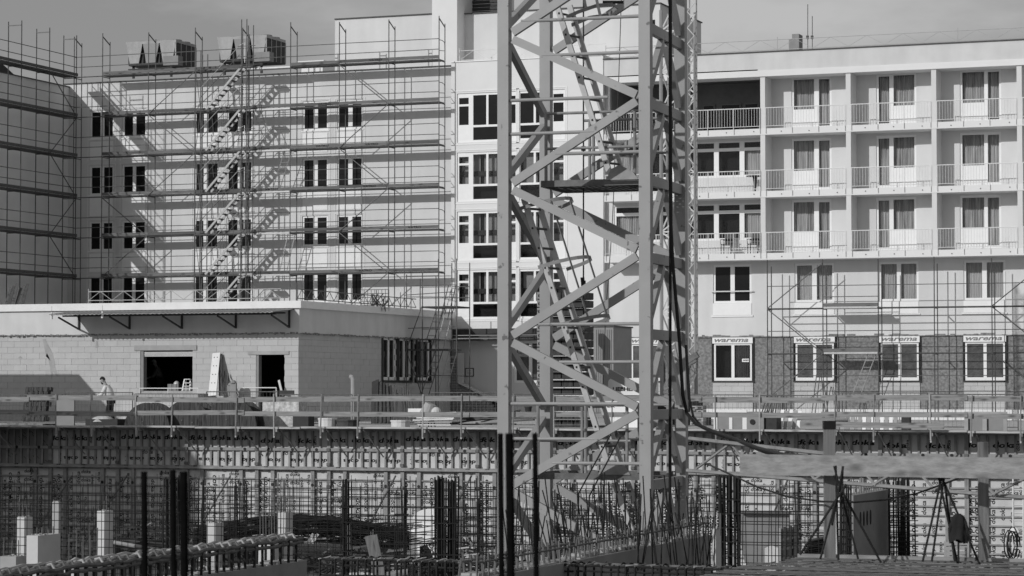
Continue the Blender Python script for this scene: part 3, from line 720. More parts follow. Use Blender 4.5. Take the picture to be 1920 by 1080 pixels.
# roof rail of the extension
lattice_rail('roof_lattice', P(166, 545, YE+.6).x, P(527, 545, YE+.6).x, YE+.6, zTop+.15, zTop+.15, TUBEL, 'galvanised lattice beam lying along the low extension roof, left piece', 1.05, 'lattice beam', 'lattice beams on the extension roof', h=.38, r=.02)
tt = thing('roof_lattice', 'lattice beam running back along the side edge of the low extension roof', 'lattice beam', (xC-.2, YE+.6, zTop), 'lattice beams on the extension roof')
ya, yz = YE+.4, YE+13
MB().tube((xC-.25, ya, zTop+.5), (xC-.25, yz, zTop+.5), .022, 6).tube((xC-.25, ya, zTop+.12), (xC-.25, yz, zTop+.12), .022, 6).build('chord', STEEL, tt)
for i in range(14):
    y0 = ya+(yz-ya)*i/14; y1 = ya+(yz-ya)*(i+1)/14
    rod('lattice_brace', tt, (xC-.25, y0, zTop+.12), (xC-.25, (y0+y1)/2, zTop+.5), .014, STEEL, 5); rod('lattice_brace', tt, (xC-.25, (y0+y1)/2, zTop+.5), (xC-.25, y1, zTop+.12), .014, STEEL, 5)
    if i % 3 == 0: rod('post', tt, (xC-.25, y0, zTop), (xC-.25, y0, zTop+.75), .02, STEEL, 5)
# bits lying on that roof
for (px, py0, w_, h_, nm, lab, cat) in ((520, 556, .5, .3, 'roof_crate', 'dark crate of fittings behind the roof lattice above the extension corner', 'crate'),):
    pass
a = P(676, 575, YE+8); t = thing('mesh_basket', 'wire mesh basket of scaffold fittings on the extension roof', 'basket', a)
q = MB()
for i in range(9): q.tube((a.x+i*.17, a.y, zTop-.2), (a.x+i*.17, a.y, zTop+.75), .012, 4)
for j in range(6): q.tube((a.x, a.y, zTop-.1+j*.17), (a.x+1.36, a.y, zTop-.1+j*.17), .012, 4)
q.build('wire_side', STEELD, t); q = MB()
for i in range(14): q.tube((a.x+.1+random.random()*1.1, a.y+.2+random.random()*.5, zTop-.2), (a.x+.1+random.random()*1.1, a.y+.2+random.random()*.5, zTop+.2+random.random()*.4), .024, 6)
q.build('fitting', STEELD, t)
# panels leaning at the left on the extension roof
t = thing('leaning_boards', 'bundle of narrow boards leaning on the far left of the extension roof', 'boards', P(15, 565, 100))
for i in range(6):
    a = P(6+4.2*i, 566, 100); barp('board', t, (a.x, 100+.1*i, zTop-.25), (a.x-.35, 101.2+.1*i, zTop+1.0+.1*(i % 3)), .12, .03, (DECKW, STEELD)[i % 2])

# ================= long facade scaffold
YO = 111.0; YI = 111.73
za0 = P(640, 513.5, YO).z; LV = [za0+2.0*k for k in range(6)]
XS = [P(823, 330, YO).x - 2.57*i for i in range(8)]; XS.append(XS[-1]-1.6)
sf = thing('facade_scaffold', 'long steel tube scaffold standing in front of the four storey block', 'scaffold', (XS[0], YO, 0))
def guard_frame(t, x, y0, y1, zt):        # U at the top of a frame pair
    rod('top_frame_bar', t, (x, y0, zt), (x, y1, zt), .02, STEELD)
ztopo = LV[5]+2.05
for i, x in enumerate(XS):
    rod('standard', sf, (x, YO, 0), (x, YO, ztopo+random.uniform(-.02, .12)), .0242, STEEL); rod('standard', sf, (x, YI, 0), (x, YI, ztopo-.25), .0242, STEEL)
    for z in LV: rod('transom', sf, (x, YO, z-.03), (x, YI, z-.03), .022, STEELD)
    MB().bar((x, YO, ztopo-.08), (x, YI, ztopo-.42), .03, .05).build('top_frame_bar', STEELD, sf)
TO = ['', 'VATRO', '', '', '', 'MUTOPIA', '', '']
random.seed(11)
for k, z in enumerate(LV):
    for i in range(8):
        x1, x0 = XS[i], XS[i+1]
        if i < 7:
            alu = (i == 3)
            block('deck', sf, (x0+.03, YO+.02, z), (x1-.03, YI-.02, z+.055), ALU if alu else DECKW)
            dz = random.uniform(-.01, .015)
            if not (k == 5 and i == 3): block('toe_board', sf, (x0+.02, YO-.035, z+.06+dz), (x1-.02+.04, YO-.008-.003*(i % 2), z+.21+dz), TOEW if (i+k) % 3 else DECKW)
            if alu: block('deck_edge', sf, (x0+.02, YO-.034, z-.03), (x1-.02, YO-.005, z+.04), ALU)
        else: rod('ledger', sf, (x0, YO, z), (x1, YO, z), .024, STEELD)
        for h in (.5, 1.0):
            z2 = z+h
            rod('guard_rail', sf, (x0, YO-.03, z2+random.uniform(-.01, .01)), (x1, YO-.03, z2+random.uniform(-.01, .01)), .019, STEEL, 5)
    # end guard loop
    x = XS[0]+.0
    q = MB().path([(x, YO, z+.95), (x+.02, YO+.35, z+.95), (x+.02, YI-.1, z+.9), (x+.02, YI-.05, z+.5), (x, YO+.1, z+.45)], .018, 5); q.build('end_guard', STEEL, sf)
for k, i in ((0, 1), (0, 4), (1, 0), (2, 1), (2, 3), (3, 1), (3, 2), (5, 1), (4, 2)):
    x0 = XS[i+1]; lettering('VATRO', sf, (x0+(1.05 if i else .9)+.1*k, YO-.0385, LV[k]+.085), .105, PRINT, 0, .03, sx=1.5)
for k, i in ((4, 5), (2, 5)): lettering('NORDBAU', sf, (XS[i+1]+.6, YO-.0385, LV[k]+.09), .09, PRINTG, 0, .0, sx=1.5) if 0 else None
def zigzag(t, xa, xb, y, z0, z1, up, mt=STEEL, r=.024):
    z = z0; k = 0
    while z < z1-.1:
        a, b = (xa, xb) if (k % 2 == (0 if up else 1)) else (xb, xa)
        rod('diagonal_brace', t, (a, y, z), (b, y, z+2.0), r, mt); z += 2.0; k += 1
zigzag(sf, XS[1], XS[2], YO-.06, LV[0]-2, LV[5], False)
zigzag(sf, XS[5], XS[6], YO-.06, LV[2], LV[5], False); rod('diagonal_brace', sf, (XS[7], YO-.06, LV[2]), (XS[6], YO-.06, LV[1]), .024, STEEL); rod('diagonal_brace', sf, (XS[6], YO-.06, LV[1]), (XS[7], YO-.06, LV[0]), .024, STEEL)
# ladders inside the bays
def ladder(t, a, b, w, mt, n=None, r=.022, side=Vector((1, 0, 0)), rr=.014, name='ladder'):
    a = Vector(a); b = Vector(b); n = n or int((b-a).length/.28); s = side.normalized()*w/2; q = MB()
    q.tube(a-s, b-s, r, 5).tube(a+s, b+s, r, 5)
    for i in range(1, n): p = a.lerp(b, i/n); q.tube(p-s, p+s, rr, 5)
    return q.build(name, mt, t)
for (pa, ya, pb, yb_) in (((482, 0), 4, (505, 0), 3), ((515, 0), 3, (541, 0), 3), ((528, 0), 0, (546, 0), 1)):
    pass
ladder(sf, (PX(480, YO+.3, 250), YO+.4, LV[4]+.0), (PX(511, YO+.3, 250), YO+.3, LV[3]+.05), .38, ALU)
ladder(sf, (PX(515, YO+.3, 330), YO+.4, LV[2]+.06), (PX(540, YO+.3, 330), YO+.3, LV[3]-.0), .38, ALU)
ladder(sf, (PX(528, YO+.3, 470), YO+.4, LV[0]+.06), (PX(547, YO+.3, 470), YO+.3, LV[1]-.0), .38, ALU)
# stair bay in front
YS = 110.15
stx0, stx1 = P(366, 300, YS).x, P(452, 300, YS).x
stt = thing('stair_tower', 'aluminium stair tower fixed to the front of the long scaffold, one flight per level', 'stair scaffold', (stx0, YS, 0))
for x in (stx0, stx0+.28, stx1, stx1+.28):
    rod('standard', stt, (x, YS, 0), (x, YS, LV[5]+(2.3 if x > stx1-.1 else .9)), .0242, STEEL); rod('standard', stt, (x, YS+.72, 0), (x, YS+.72, LV[5]+(2.1 if x > stx1-.1 else .8)), .0242, STEEL)
for k, z in enumerate(LV):
    block('landing', stt, (stx1-.1, YS+.02, z), (stx1+.6, YS+.55, z+.05), DECKW if k else ALU); block('landing', stt, (stx0-.1, YS+.02, z+.0), (stx0+.35, YS+.55, z+.05), DECKW)
    block('landing_edge', stt, (stx0+.0, YS-.02, z-.04), (stx1+.5, YS+.01, z+.0), STEELD)
    if k == 0: z0 = z-1.35; f = .42
    zl = z-2.0
    A = Vector((stx0+.55, YS+.3, zl+.05)); B = Vector((stx1-.0, YS+.3, z+.05))
    q = MB(); q.bar(A-Vector((0, .26, 0)), B-Vector((0, .26, 0)), .03, .10).bar(A+Vector((0, .26, 0)), B+Vector((0, .26, 0)), .03, .10); q.build('stringer', TUBEL, stt)
    for i in range(1, 9):
        p = A.lerp(B, i/9); block('tread', stt, (p.x-.1, p.y-.25, p.z-.01), (p.x+.12, p.y+.25, p.z+.025), STEELD)
    for h in (.55, 1.0): rod('handrail', stt, A+Vector((-.3, -.3, h)), B+Vector((-.1, -.3, h)), .017, TUBEL if h > .9 else STEEL, 5)
    for i in (2, 4, 6): p = A.lerp(B, i/7)+Vector((-.2, -.3, 0)); rod('handrail_post', stt, p+Vector((0.1, 0, .1)), p+Vector((0, 0, 1.0)), .014, STEEL, 5)
    MB().path([B+Vector((-.1, -.3, 1.0)), B+Vector((.18, -.3, 1.12)), B+Vector((.18, -.3, .15))], .02, 5).build('gate', STEELL, stt)
    for h in (.5, 1.0): rod('guard_rail', stt, (stx1-.2, YS-.02, z+h), (stx1+.75, YS-.02, z+h), .017, STEEL, 5)
for k in range(5): rod('diagonal_brace', stt, (stx0 if k % 2 else stx0+.28, YS, LV[k]), (stx0+.28 if k % 2 else stx0, YS, LV[k+1]), .016, STEEL, 5)

# ================= scaffold on the shaded wing
XO = P(142, 330, YO).x; XI = XO-.73
ls = thing('side_scaffold', 'steel tube scaffold along the shaded wing at the left edge', 'scaffold', (XO, 106, 0))
ysd = [YO-2.57*j for j in range(0, 4)]
for j, y in enumerate(ysd):
    rod('standard', ls, (XO, y, 0), (XO, y, ztopo+(.1 if j else .05)), .0242, STEELD); rod('standard', ls, (XI, y, 0), (XI, y, ztopo+.08), .0242, STEELD)
    for z in LV: rod('transom', ls, (XO, y, z-.03), (XI, y, z-.03), .02, STEELD)
    MB().bar((XO, y, ztopo-.12), (XI, y, ztopo-.12), .03, .05).build('top_frame_bar', STEEL, ls)
for z in LV:
    for j in range(3):
        a, b = ysd[j+1], ysd[j]
        block('deck', ls, (XI+.02, a+.03, z), (XO-.02, b-.03, z+.055), DECKW); block('toe_board', ls, (XO+.006+.003*(j % 2), a, z+.06), (XO+.036, b+(.1 if j == 0 else .03), z+.21), DECKW)
        for h in (.5, 1.0): rod('guard_rail', ls, (XO+.03, a, z+h), (XO+.03, b, z+h), .019, STEELD, 5)
for k in range(5): rod('diagonal_brace', ls, (XO+.05, YO if k % 2 == 0 else YO-2.57, LV[k]), (XO+.05, YO-2.57 if k % 2 == 0 else YO, LV[k+1]), .024, STEELD)

# ================= narrow stair scaffold at the corner of the extension
Y1, Y2 = 106.3, 107.9
ns = thing('stair_scaffold', 'narrow tube scaffold with steep ladders at the back corner of the low extension', 'stair scaffold', (P(800, 700, Y1).x, Y1, 0))
xs = [P(p, 640, Y1).x for p in (762, 792, 822, 856)]
tops = [514, 510, 486, 486]
for i, x in enumerate(xs):
    for y in (Y1, Y2): rod('standard', ns, (x, y, 0), (x, y, P(800, tops[i]+(0 if y == Y1 else 8), y).z), .0242, STEEL)
zpl = P(820, 577, Y1).z; zp2 = P(820, 657, Y1).z
block('deck', ns, (xs[1], Y1, zpl), (xs[3], Y2, zpl+.07), DARKP); block('deck', ns, (xs[0], Y1, zp2), (xs[3]-.4, Y2, zp2+.07), STEELD)
for z in (zpl+.5, zpl+1.0, zp2+.5, zp2+1.0, zp2-1.1, 1.0):
    for y in (Y1, Y2): rod('guard_rail', ns, (xs[0], y, z), (xs[3], y, z+random.uniform(-.05, .05)), .02, STEEL, 5)
zmid = P(820, 517, Y1).z
rod('guard_rail', ns, (xs[0], Y1, zmid), (xs[2], Y1, zmid), .02, STEEL, 5); rod('guard_rail', ns, (xs[0]-.8, Y2, P(800, 553, Y2).z), (xs[2], Y2, P(800, 548, Y2).z), .02, STEEL, 5)
for (a, b, y) in (((797, 740), (824, 655), Y1+.1), ((827, 742), (850, 657), Y1+.9), ((801, 655), (826, 578), Y1+.1), ((824, 655), (856, 530), Y1+.9), ((848, 535), (832, 600), Y1+.5)):
    A = P(*a, y); B = P(*b, y); ladder(ns, A, B, .5, ALU if y > Y1+.5 else STEEL, side=Vector((.35, 1, 0)))
rod('diagonal_brace', ns, (xs[0], Y1-.04, zp2), (xs[1], Y1-.04, zp2+2), .024, STEEL); rod('diagonal_brace', ns, (xs[1], Y1-.04, zp2-2), (xs[0], Y1-.04, zp2), .024, STEEL)

# ================= scaffold before the balcony wing
YR = 110.9; YR2 = 111.6
rs = thing('low_scaffold', 'two level open tube scaffold in front of the ground floor of the balcony wing', 'scaffold', (P(1440, 700, YR).x, YR, 0))
xs = [P(p, 600, YR).x for p in (1439, 1543, 1647, 1752, 1860, 1970)]
ztr = P(1440, 490, YR).z; zr1 = P(1540, 578, YR).z; zr0 = P(1540, 663, YR).z
for i, x in enumerate(xs):
    rod('standard', rs, (x, YR, 0), (x, YR, ztr+random.uniform(-.03, .1)), .0242, STEELD); rod('standard', rs, (x, YR2, 0), (x, YR2, ztr-.2), .0242, STEELD)
    for z in (zr0, zr1): rod('transom', rs, (x, YR, z-.03), (x, YR2, z-.03), .03, STEELD)
    if i < 5:
        x2 = xs[i+1]
        for z in (zr0, zr1):
            rod('ledger', rs, (x, YR, z), (x2, YR, z), .028, STEELD); rod('ledger', rs, (x, YR2, z), (x2, YR2, z), .026, STEELD)
            rod('guard_rail', rs, (x, YR-.03, z+1.0), (x2, YR-.03, z+1.0), .019, STEEL, 5)
        rod('guard_rail', rs, (x, YR-.03, zr0-.98), (x2, YR-.03, zr0-.98), .019, STEEL, 5)
for z in (zr0, zr1):
    block('deck', rs, (xs[1]+.04, YR+.02, z), (xs[2]-.04, YR2, z+.06), ALU); block('deck_edge', rs, (xs[1]+.04, YR-.035, z-.02), (xs[2]-.04, YR-.006, z+.06), ALU); block('toe_board', rs, (xs[1]+.02, YR-.03, z+.065), (xs[2]-.02, YR-.004, z+.22), TOEW)
    rod('guard_rail', rs, (xs[1], YR-.03, z+.5), (xs[2], YR-.03, z+.5), .019, STEEL, 5)
for (i, j, z, u) in ((0, 1, zr1, 1), (1, 0, zr0, 1), (0, 1, zr0-2, 1), (5, 4, zr0, 1), (4, 5, zr1, 1), (5, 4, zr0-2, 0)):
    rod('diagonal_brace', rs, (xs[i], YR-.07, z), (xs[j], YR-.07, z+2.0), .024, STEEL)
ladder(rs, P(1607, 738, YR+.2), P(1635, 664, YR+.2), .36, ALU)
# ================= formwork wall of the pit
zj = P(754, 881, YF).z; xj = P(754, 881, YF).x
fw = thing('formwork_wall', 'long wall of steel framed formwork panels lining the far side of the pit', 'formwork', (xj, YF, PITZ))
def frame_upper():
    q = MB(); W, H = 2.7, 1.35; d = .12
    q.box((.0, 0, 0), (.06, d, H)).box((W-.06, 0, 0), (W-.004, d, H)).box((.06, 0, 0), (W-.06, d, .07)).box((.06, 0, H-.07), (W-.06, d, H))
    q.box((.06, .0, .60), (W-.06, .05, .70))
    for i in range(1, 9):
        x = .06+(W-.12)*i/9; q.box((x-.014, .061, .07), (x+.014, d, H-.07)); q.box((x-.032, .045, .07), (x+.032, .06, .60)).box((x-.032, .045, .70), (x+.032, .06, H-.07))
    return q.mesh('formwork_panel', FRAMEM)
def frame_lower():
    q = MB(); W, H = 2.7, 3.3; d = .12
    q.box((.0, 0, 0), (.065, d, H)).box((W-.065, 0, 0), (W-.004, d, H)).box((.065, 0, 0), (W-.065, d, .07)).box((.065, 0, H-.07), (W-.065, d, H))
    for x in (.6, 2.1): q.box((x-.065, .0, .07), (x+.065, d-.01, H-.07))
    for j in range(1, 11):
        z = .07+(H-.14)*j/11
        for a, b in ((.065, .535), (.665, 2.035), (2.165, W-.065)): q.box((a, .06, z-.01), (b, d, z+.01)); q.box((a, .045, z-.024), (b, .059, z+.024))
    return q.mesh('formwork_panel', FRAMEM)
def ply_mesh(H, mt):
    return MB().box((.02, .121, .01), (2.68, .14, H-.01)).mesh('plywood_sheet', mt)
def prints(kind, seed):
    random.seed(seed); q = MB(); y = .118
    if kind == 'u':
        s = 0; big = random.choice((.19, .22, .25)); x = random.uniform(-.1, .2)
        zt = random.uniform(.84, .98)
        while x < 2.25:
            w = text_into(q, 'doka', (x, y, zt), big*.9, sx=1.7, bold=.04); x += w+random.uniform(.08, .3)
            if seed == 3: x += .3
        x = 2.6
        while x > .7:
            w = text_into(q, 'doka', (x, y, .34), .14, math.pi, sx=1.6, bold=.04); x -= w+random.uniform(.15, .35)
        for x in (.35, .95, 1.55, 2.2): text_into(q, 'doka', (x+random.uniform(-.1, .1), y, random.choice((.12, .14, .8))), .11, math.pi/2)
        if seed % 2: text_into(q, 'doka', (.9, y, .45), .15)
    elif kind == 'x':
        for i in range(60):
            x = random.uniform(.05, 2.5); z = random.uniform(.1, 1.2); q.add([(x, y, z+.07), (x+.02, y, z+.075), (x+.1, y, z-.0), (x+.085, y, z-.005)], [(0, 3, 2, 1)])
    else:
        for x in (.22, .42, .86, 1.15, 1.42, 1.72, 1.95, 2.4):
            z = random.uniform(.0, .3); b = random.choice((.12, .15, .19)); up = random.random() < .5
            while z < 3.0:
                if random.random() < .85: w = text_into(q, 'doka', (x+(0 if up else -b), y, z if up else z+.4), b, math.pi/2 if up else -math.pi/2)
                z += .52+random.uniform(.0, .2)
        for i in range(9): text_into(q, 'doka', (random.choice((.7, 1.2, 1.6, .08, 2.2)), y-.001, .1+.288*random.randint(0, 10)+.06), .13, 0)
    return q.mesh('print', PRINT)
FU, FL_ = frame_upper(), frame_lower(); PU, PL = ply_mesh(1.35, PLY), ply_mesh(3.3, PLY); PUD = ply_mesh(1.35, PLYD)
PRU = [prints('u', s) for s in (1, 2, 3, 4)]; PRX = prints('x', 5); PRL = [prints('l', s) for s in (11, 12, 13)]
random.seed(21)
x0f = xj-2.7*8
for i in range(18):
    x = x0f+2.7*i
    a = place('formwork_panel', FU, fw, Matrix.Translation((x, YF, zj))); b = place('formwork_panel', FL_, fw, Matrix.Translation((x, YF, zj-3.3)))
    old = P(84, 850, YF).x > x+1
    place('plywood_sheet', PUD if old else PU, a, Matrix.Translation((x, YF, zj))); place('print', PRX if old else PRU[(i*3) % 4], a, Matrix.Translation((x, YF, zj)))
    place('plywood_sheet', PL, b, Matrix.Translation((x, YF, zj-3.3))); place('print', PRL[i % 3], b, Matrix.Translation((x, YF, zj-3.3)))
    for dx in (.35, 1.35, 2.35): block('clamp', fw, (x+dx-.05, YF-.06, zj-.07), (x+dx+.06, YF-.004, zj+.07), STEELD)
    for z in (zj+.15, zj+.65, zj-.6, zj-1.8): block('clamp', fw, (x-.06, YF-.05, z-.05), (x+.06, YF-.004, z+.05), STEEL)
    for z, xs_ in ((zj+.65, (.45, 1.35, 2.25)), (zj-.55, (.6, 2.1)), (zj-2.2, (.6, 2.1))):
        for dx in xs_: q = rod('tie_hole', fw, (x+dx, YF-.012, z), (x+dx, YF-.001, z), .055, BLACK, 8)
MB().box((x0f, YF+.145, zj-3.3), (x0f+2.7*18, YF+.3, zj+1.34)).build('panel_back', DARKP, fw)
block('joint_waling', fw, (x0f, YF-.10, zj-.035), (x0f+48.6, YF-.061, zj+.035), FRAMEM)
# tilting props in front of the panels
for i, px in enumerate((135, 238, 432, 742, 884, 1480, 1650)):
    a = P(px, 892, YF-.2); b = Vector((a.x-.75, YF-2.3, PITZ+.4))
    t = thing('panel_prop', 'slanting push-pull prop holding the formwork, %s' % ('leftmost in view', 'second from the left', 'third from the left beside a rebar bundle', 'left of the portable toilet', 'right of the tall rebar column', 'right of the crane mast', 'left of the jacket on the tripod')[i], 'prop', (b.x, b.y, b.z), 'push-pull props along the formwork')
    m = a.lerp(b, .5); rod('tube', t, a, m, .03, STEEL); rod('tube', t, m, b, .045, STEEL); block('foot', t, (b.x-.12, b.y-.12, b.z-.4), (b.x+.12, b.y+.12, b.z), STEELD)

# platform on top, guard boards
YP = 77.75; zpf = P(960, 803.5, YP).z
wp = thing('working_platform', 'narrow timber walkway along the top of the formwork with two rows of guard boards', 'walkway', (xj, YP, zpf))
random.seed(5); x = x0f
while x < x0f+47:
    w = random.uniform(3.2, 4.4); dz = random.uniform(0, .03)
    for k in range(4): block('deck_board', wp, (x+random.uniform(0, .1), YP+.3*k, zpf-.06+dz*(k == 0)), (x+w-.01, YP+.3*k+.29, zpf-.0+dz*(k == 0)), PLANKL)
    x += w
zg1 = P(960, 748.5, YP-.05).z; zg2 = P(960, 777.5, YP-.05).z
x = x0f-1; k = 0
while x < x0f+47:
    w = random.uniform(3.8, 5.2)
    for zc_, h in ((zg1, .085), (zg2, .080)):
        dz = random.uniform(-.03, .03)+(.02 if P(1500, 700, YP).x < x else 0)
        MB().bar((x-.1, YP-.09-.035*(k % 2), zc_+dz), (x+w, YP-.09-.035*(k % 2), zc_+dz+random.uniform(-.03, .03)), .03, h*2).build('guard_board', TIMBER, wp)
    x += w; k += 1
for i, px in enumerate((-20, 110, 176, 260, 326, 446, 518, 605, 674, 796, 868, 965, 1042, 1150, 1345, 1427, 1567, 1640, 1747, 1822, 1915)):
    x = P(px, 780, YP).x; l = random.uniform(-.06, .06)
    MB().tube((x, YP-.18, zpf-.28), (x+l, YP-.17, zg1+.16), .023, 6).build('guard_post', TUBEL if i % 3 == 0 else TUBEG, wp)
    MB().bar((x, YP-.15, zpf-.35), (x, YP-.15, zpf-.02), .05, .05).build('post_foot', TUBEL, wp)
    rod('bracket', wp, (x+.1, YP+.1, zpf-.07), (x+.35, YF-.05, zpf-1.0), .025, FRAMEM)
    block('bracket_arm', wp, (x-.03, YP, zpf-.16), (x+.03, YF, zpf-.062), FRAMEM)
b = P(1500, 795, YP-.2); c_ = P(1770, 799, YP-.2)
tb = thing('loose_timber', 'long loose timber lying low on the right end of the formwork walkway', 'timber', b)
MB().bar((b.x, YP-.2, b.z), (c_.x, YP-.2, c_.z), .05, .17).build('timber', TIMBER, tb)
tb = thing('loose_timber', 'short weathered timber on the walkway just left of the beam post', 'timber', P(1495, 782, YP-.2))
b = P(1495, 784, YP+.5); c_ = P(1590, 787, YP+.5); MB().bar(b, c_, .05, .14).build('timber', TIMBER, tb)

# mesh guard fences behind
FL_LAB = ['at the far left behind the pallets', 'between the pallets and the bearded man', 'right behind the bearded man', 'behind the left cable drum', 'behind the middle and right cable drums', 'behind the speckled white sack', 'around the pale vent pipe', 'behind the leaning dark boards', 'behind the mixer', 'behind the left crane leg', 'behind the crane', 'just right of the crane mast', 'behind the white window frame']
YG = 84.9
for i in range(13):
    x0 = P(-8, 760, YG).x+3.0*i; zt = P(960, 739, YG).z+(-.04, .05, 0, .08, -.02)[i % 5]
    if 1000 < 960+4800*(Vector((x0, YG, 0)).dot(RT))/(Vector((x0, YG, 0)).dot(FH)) < 1240: continue
    t = thing('guard_fence', 'low wire mesh fence panel '+FL_LAB[i], 'fence', (x0, YG, 0), 'mesh fence panels behind the walkway')
    q = MB().tube((x0+.03, YG, zt), (x0+2.93, YG, zt), .021, 6).tube((x0+.03, YG, .1), (x0+2.93, YG, .1), .021, 6).tube((x0+.03, YG, 0), (x0+.03, YG, zt), .021, 6).tube((x0+2.93, YG, 0), (x0+2.93, YG, zt), .021, 6)
    q.build('frame', STEEL, t); q = MB()
    for k in range(1, 20): q.tube((x0+.03+2.9*k/20, YG, .1), (x0+.03+2.9*k/20, YG, zt), .0045, 3)
    for k in range(1, 5): q.tube((x0+.03, YG, .1+(zt-.1)*k/5), (x0+2.93, YG, .1+(zt-.1)*k/5), .0045, 3)
    q.build('wire_mesh', STEEL, t)

# ================= things on the bank
def cable_drum(px, pyt, y, lab, seed):
    random.seed(seed); c = P(px, 770, y); zt = P(px, pyt, y).z; r = (zt+1.0)/2; cz = -1.0+r; w = .62
    t = thing('cable_drum', lab, 'cable drum', (c.x, y, -1.0), 'wooden cable drums behind the walkway')
    n = 9; hw = 2*r/n
    for side, yy in ((0, y-w/2), (1, y+w/2)):
        for i in range(n):
            a = -r+hw*i; b = a+hw; pts = []
            def zc(x): return math.sqrt(max(0, r*r-x*x))
            xs_ = [a+.006+(b-a-.012)*k/3 for k in range(4)]
            top = [(c.x+x, yy, cz+zc(x)) for x in xs_]; bot = [(c.x+x, yy, cz-zc(x)) for x in reversed(xs_)]
            MB().prism(top+bot, (0, .05+random.uniform(0, .012), 0)).build('plank', DRUMW, t)
    MB().tube((c.x, y-w/2+.06, cz), (c.x, y+w/2-.01, cz), r*.45, 18).build('drum_core', DRUMW, t)
    MB().disc((c.x, y-w/2-.01, cz), .07, 10, h=.03).build('axle_hole', BLACK, t)
    for k in range(4):
        an = k*math.pi/2+.6; MB().disc((c.x+.3*math.cos(an), y-w/2-.01, cz+.3*math.sin(an)), .025, 6, h=.03).build('bolt', STEEL, t)
cable_drum(283, 755, 82.6, 'wooden cable drum standing on edge, left of the group behind the walkway', 1)
cable_drum(357, 750, 83.1, 'darker wooden cable drum in the middle of the group behind the walkway', 2)
cable_drum(440, 746, 82.4, 'largest wooden cable drum, right of the group behind the walkway', 3)
def stack_box(px0, px1, py0, py1, y, d, mt, name, lab, cat, planks=0, zmin=-1.0, tilt=0, mt2=None):
    a = P(px0, py1, y); b = P(px1, py0, y); z0 = max(zmin, a.z) if zmin is not None else a.z
    if py1 >= 795: z0 = zmin
    t = thing(name, lab, cat, ((a.x+b.x)/2, y, z0))
    if planks:
        for i in range(planks):
            w = (b.x-a.x)/planks; x = a.x+w*i
            MB().bar((x+w/2, y+.0, z0), (x+w/2+tilt, y+d, b.z-random.uniform(0, .06)), w*.8, .03, Vector((0, 1, 0))).build('board', mt if i % 2 else (mt2 or mt), t)
    else: MB().box((a.x, y, z0), (b.x, y+d, b.z)).build('body', mt, t)
    return t
# pallets
def pallet(t, M, mt=DRUMW):
    def bx(a, b, nm):
        q = MB().box(a, b); q.v = [tuple(M @ Vector(v)) for v in q.v]; q.build(nm, mt, t)
    for i in range(5): bx((i*.17, 0, .122), (i*.17+.11, 1.2, .144), 'slat')
    for j in range(3): bx((0, j*.53, .10), (.8, j*.53+.14, .121), 'cross_board'); bx((0, j*.53, .0), (.8, j*.53+.14, .021), 'cross_board')
    for i in range(3):
        for j in range(3): bx((i*.33, j*.53, .022), (i*.33+.14, j*.53+.14, .099), 'spacer_block')
for k, (px, lab) in enumerate(((44, 'wooden pallet leaning upright at the far left, front one'), (50, 'wooden pallet leaning upright at the far left, just behind the front one'))):
    c = P(px, 795, 85.4+.3*k); t = thing('pallet', lab, 'pallet', (c.x, c.y, 0))
    M = Matrix.Translation((c.x, 85.4+.35*k, .12)) @ Matrix.Rotation(R_(78), 4, 'X') @ Matrix.Diagonal((1.22, 1.1, 1, 1)); pallet(t, M)
for k in range(3):
    c = P(2, 798, 81.5); t = thing('pallet', 'flat wooden pallet in the low stack at the left end of the walkway, %s' % ('bottom', 'middle', 'top')[k], 'pallet', (c.x, 81.5, -1+.15*k), 'flat pallets at the left end')
    pallet(t, Matrix.Translation((c.x, 81.5, -.45+.2*k)) @ Matrix.Rotation(R_(0), 4, 'Z') @ Matrix.Diagonal((2.2, 1, 1, 1)), TIMBER)
    if k == 0: MB().box((c.x, 81.5, -1), (c.x+1.7, 82.6, -.46)).build('block_under', BLOCKM, t)
random.seed(9)
stack_box(104, 139, 742, 798, 81.8, .08, GREYP, 'grey_board', 'flat grey panel standing between pallets and mortar tub at the left', 'panel')
t = stack_box(160, 220, 786, 798, 82.0, .8, DARKP, 'mat_pile', 'dark pile of folded mats topped with pale sand at the left', 'mats'); a = P(190, 783, 82.3)
MB().dome((a.x, 82.4, a.z-.15), .45, 12, 4, .5).build('sand_heap', GRAVEL, t)
dk = thing('loading_dock', 'low block plinth with a concrete edge under the loading opening', 'plinth', (P(300, 740, 93.7).x, 93.7, 0))
a = P(228, 738, 93.7); b = P(371, 738, 93.7)
MB().box((a.x, 93.7, 0), (b.x, YE-.03, a.z-.16)).build('plinth_wall', BLOCKM2, dk); MB().box((a.x-.05, 93.62, a.z-.16), (b.x+.05, YE-.03, a.z)).build('plinth_edge', CONC, dk)
q = MB(); x = a.x
a1 = P(262, 728, 93.8); b1 = P(372, 728, 93.8); q.tube(a1, b1, .022, 6)
for px in (262, 315, 372): c = P(px, 728, 93.8); q.tube(c, (c.x, c.y, a.z), .02, 5)
q.build('dock_rail', STEELL, dk)
t = thing('white_plank', 'tall white drilled board leaning on the block wall between the two openings', 'board', P(404, 740, 94.3))
A = P(398, 742, 94.2); B = P(406, 662, 94.9); q = MB().bar(A, B, .36, .04, Vector((0, 1, 0))); q.build('board', WHITEP, t)
for f in (.1, .3, .5, .7, .9):
    for s in (-.07, .07): p = A.lerp(B, f); MB().disc((p.x+s, p.y-.03, p.z), .02, 6, h=.02).build('hole', BLACK, t)
t = thing('leaning_plank', 'dark narrow board leaning just right of the white drilled board', 'board', P(414, 740, 94.4)); barp('board', t, P(414, 742, 94.4), P(413, 664, 94.9), .16, .04, DRUMW, Vector((0, 1, 0)))
t = thing('tool_bundle', 'steel props and rods leaning beside the white drilled board', 'props', P(420, 740, 94.4))
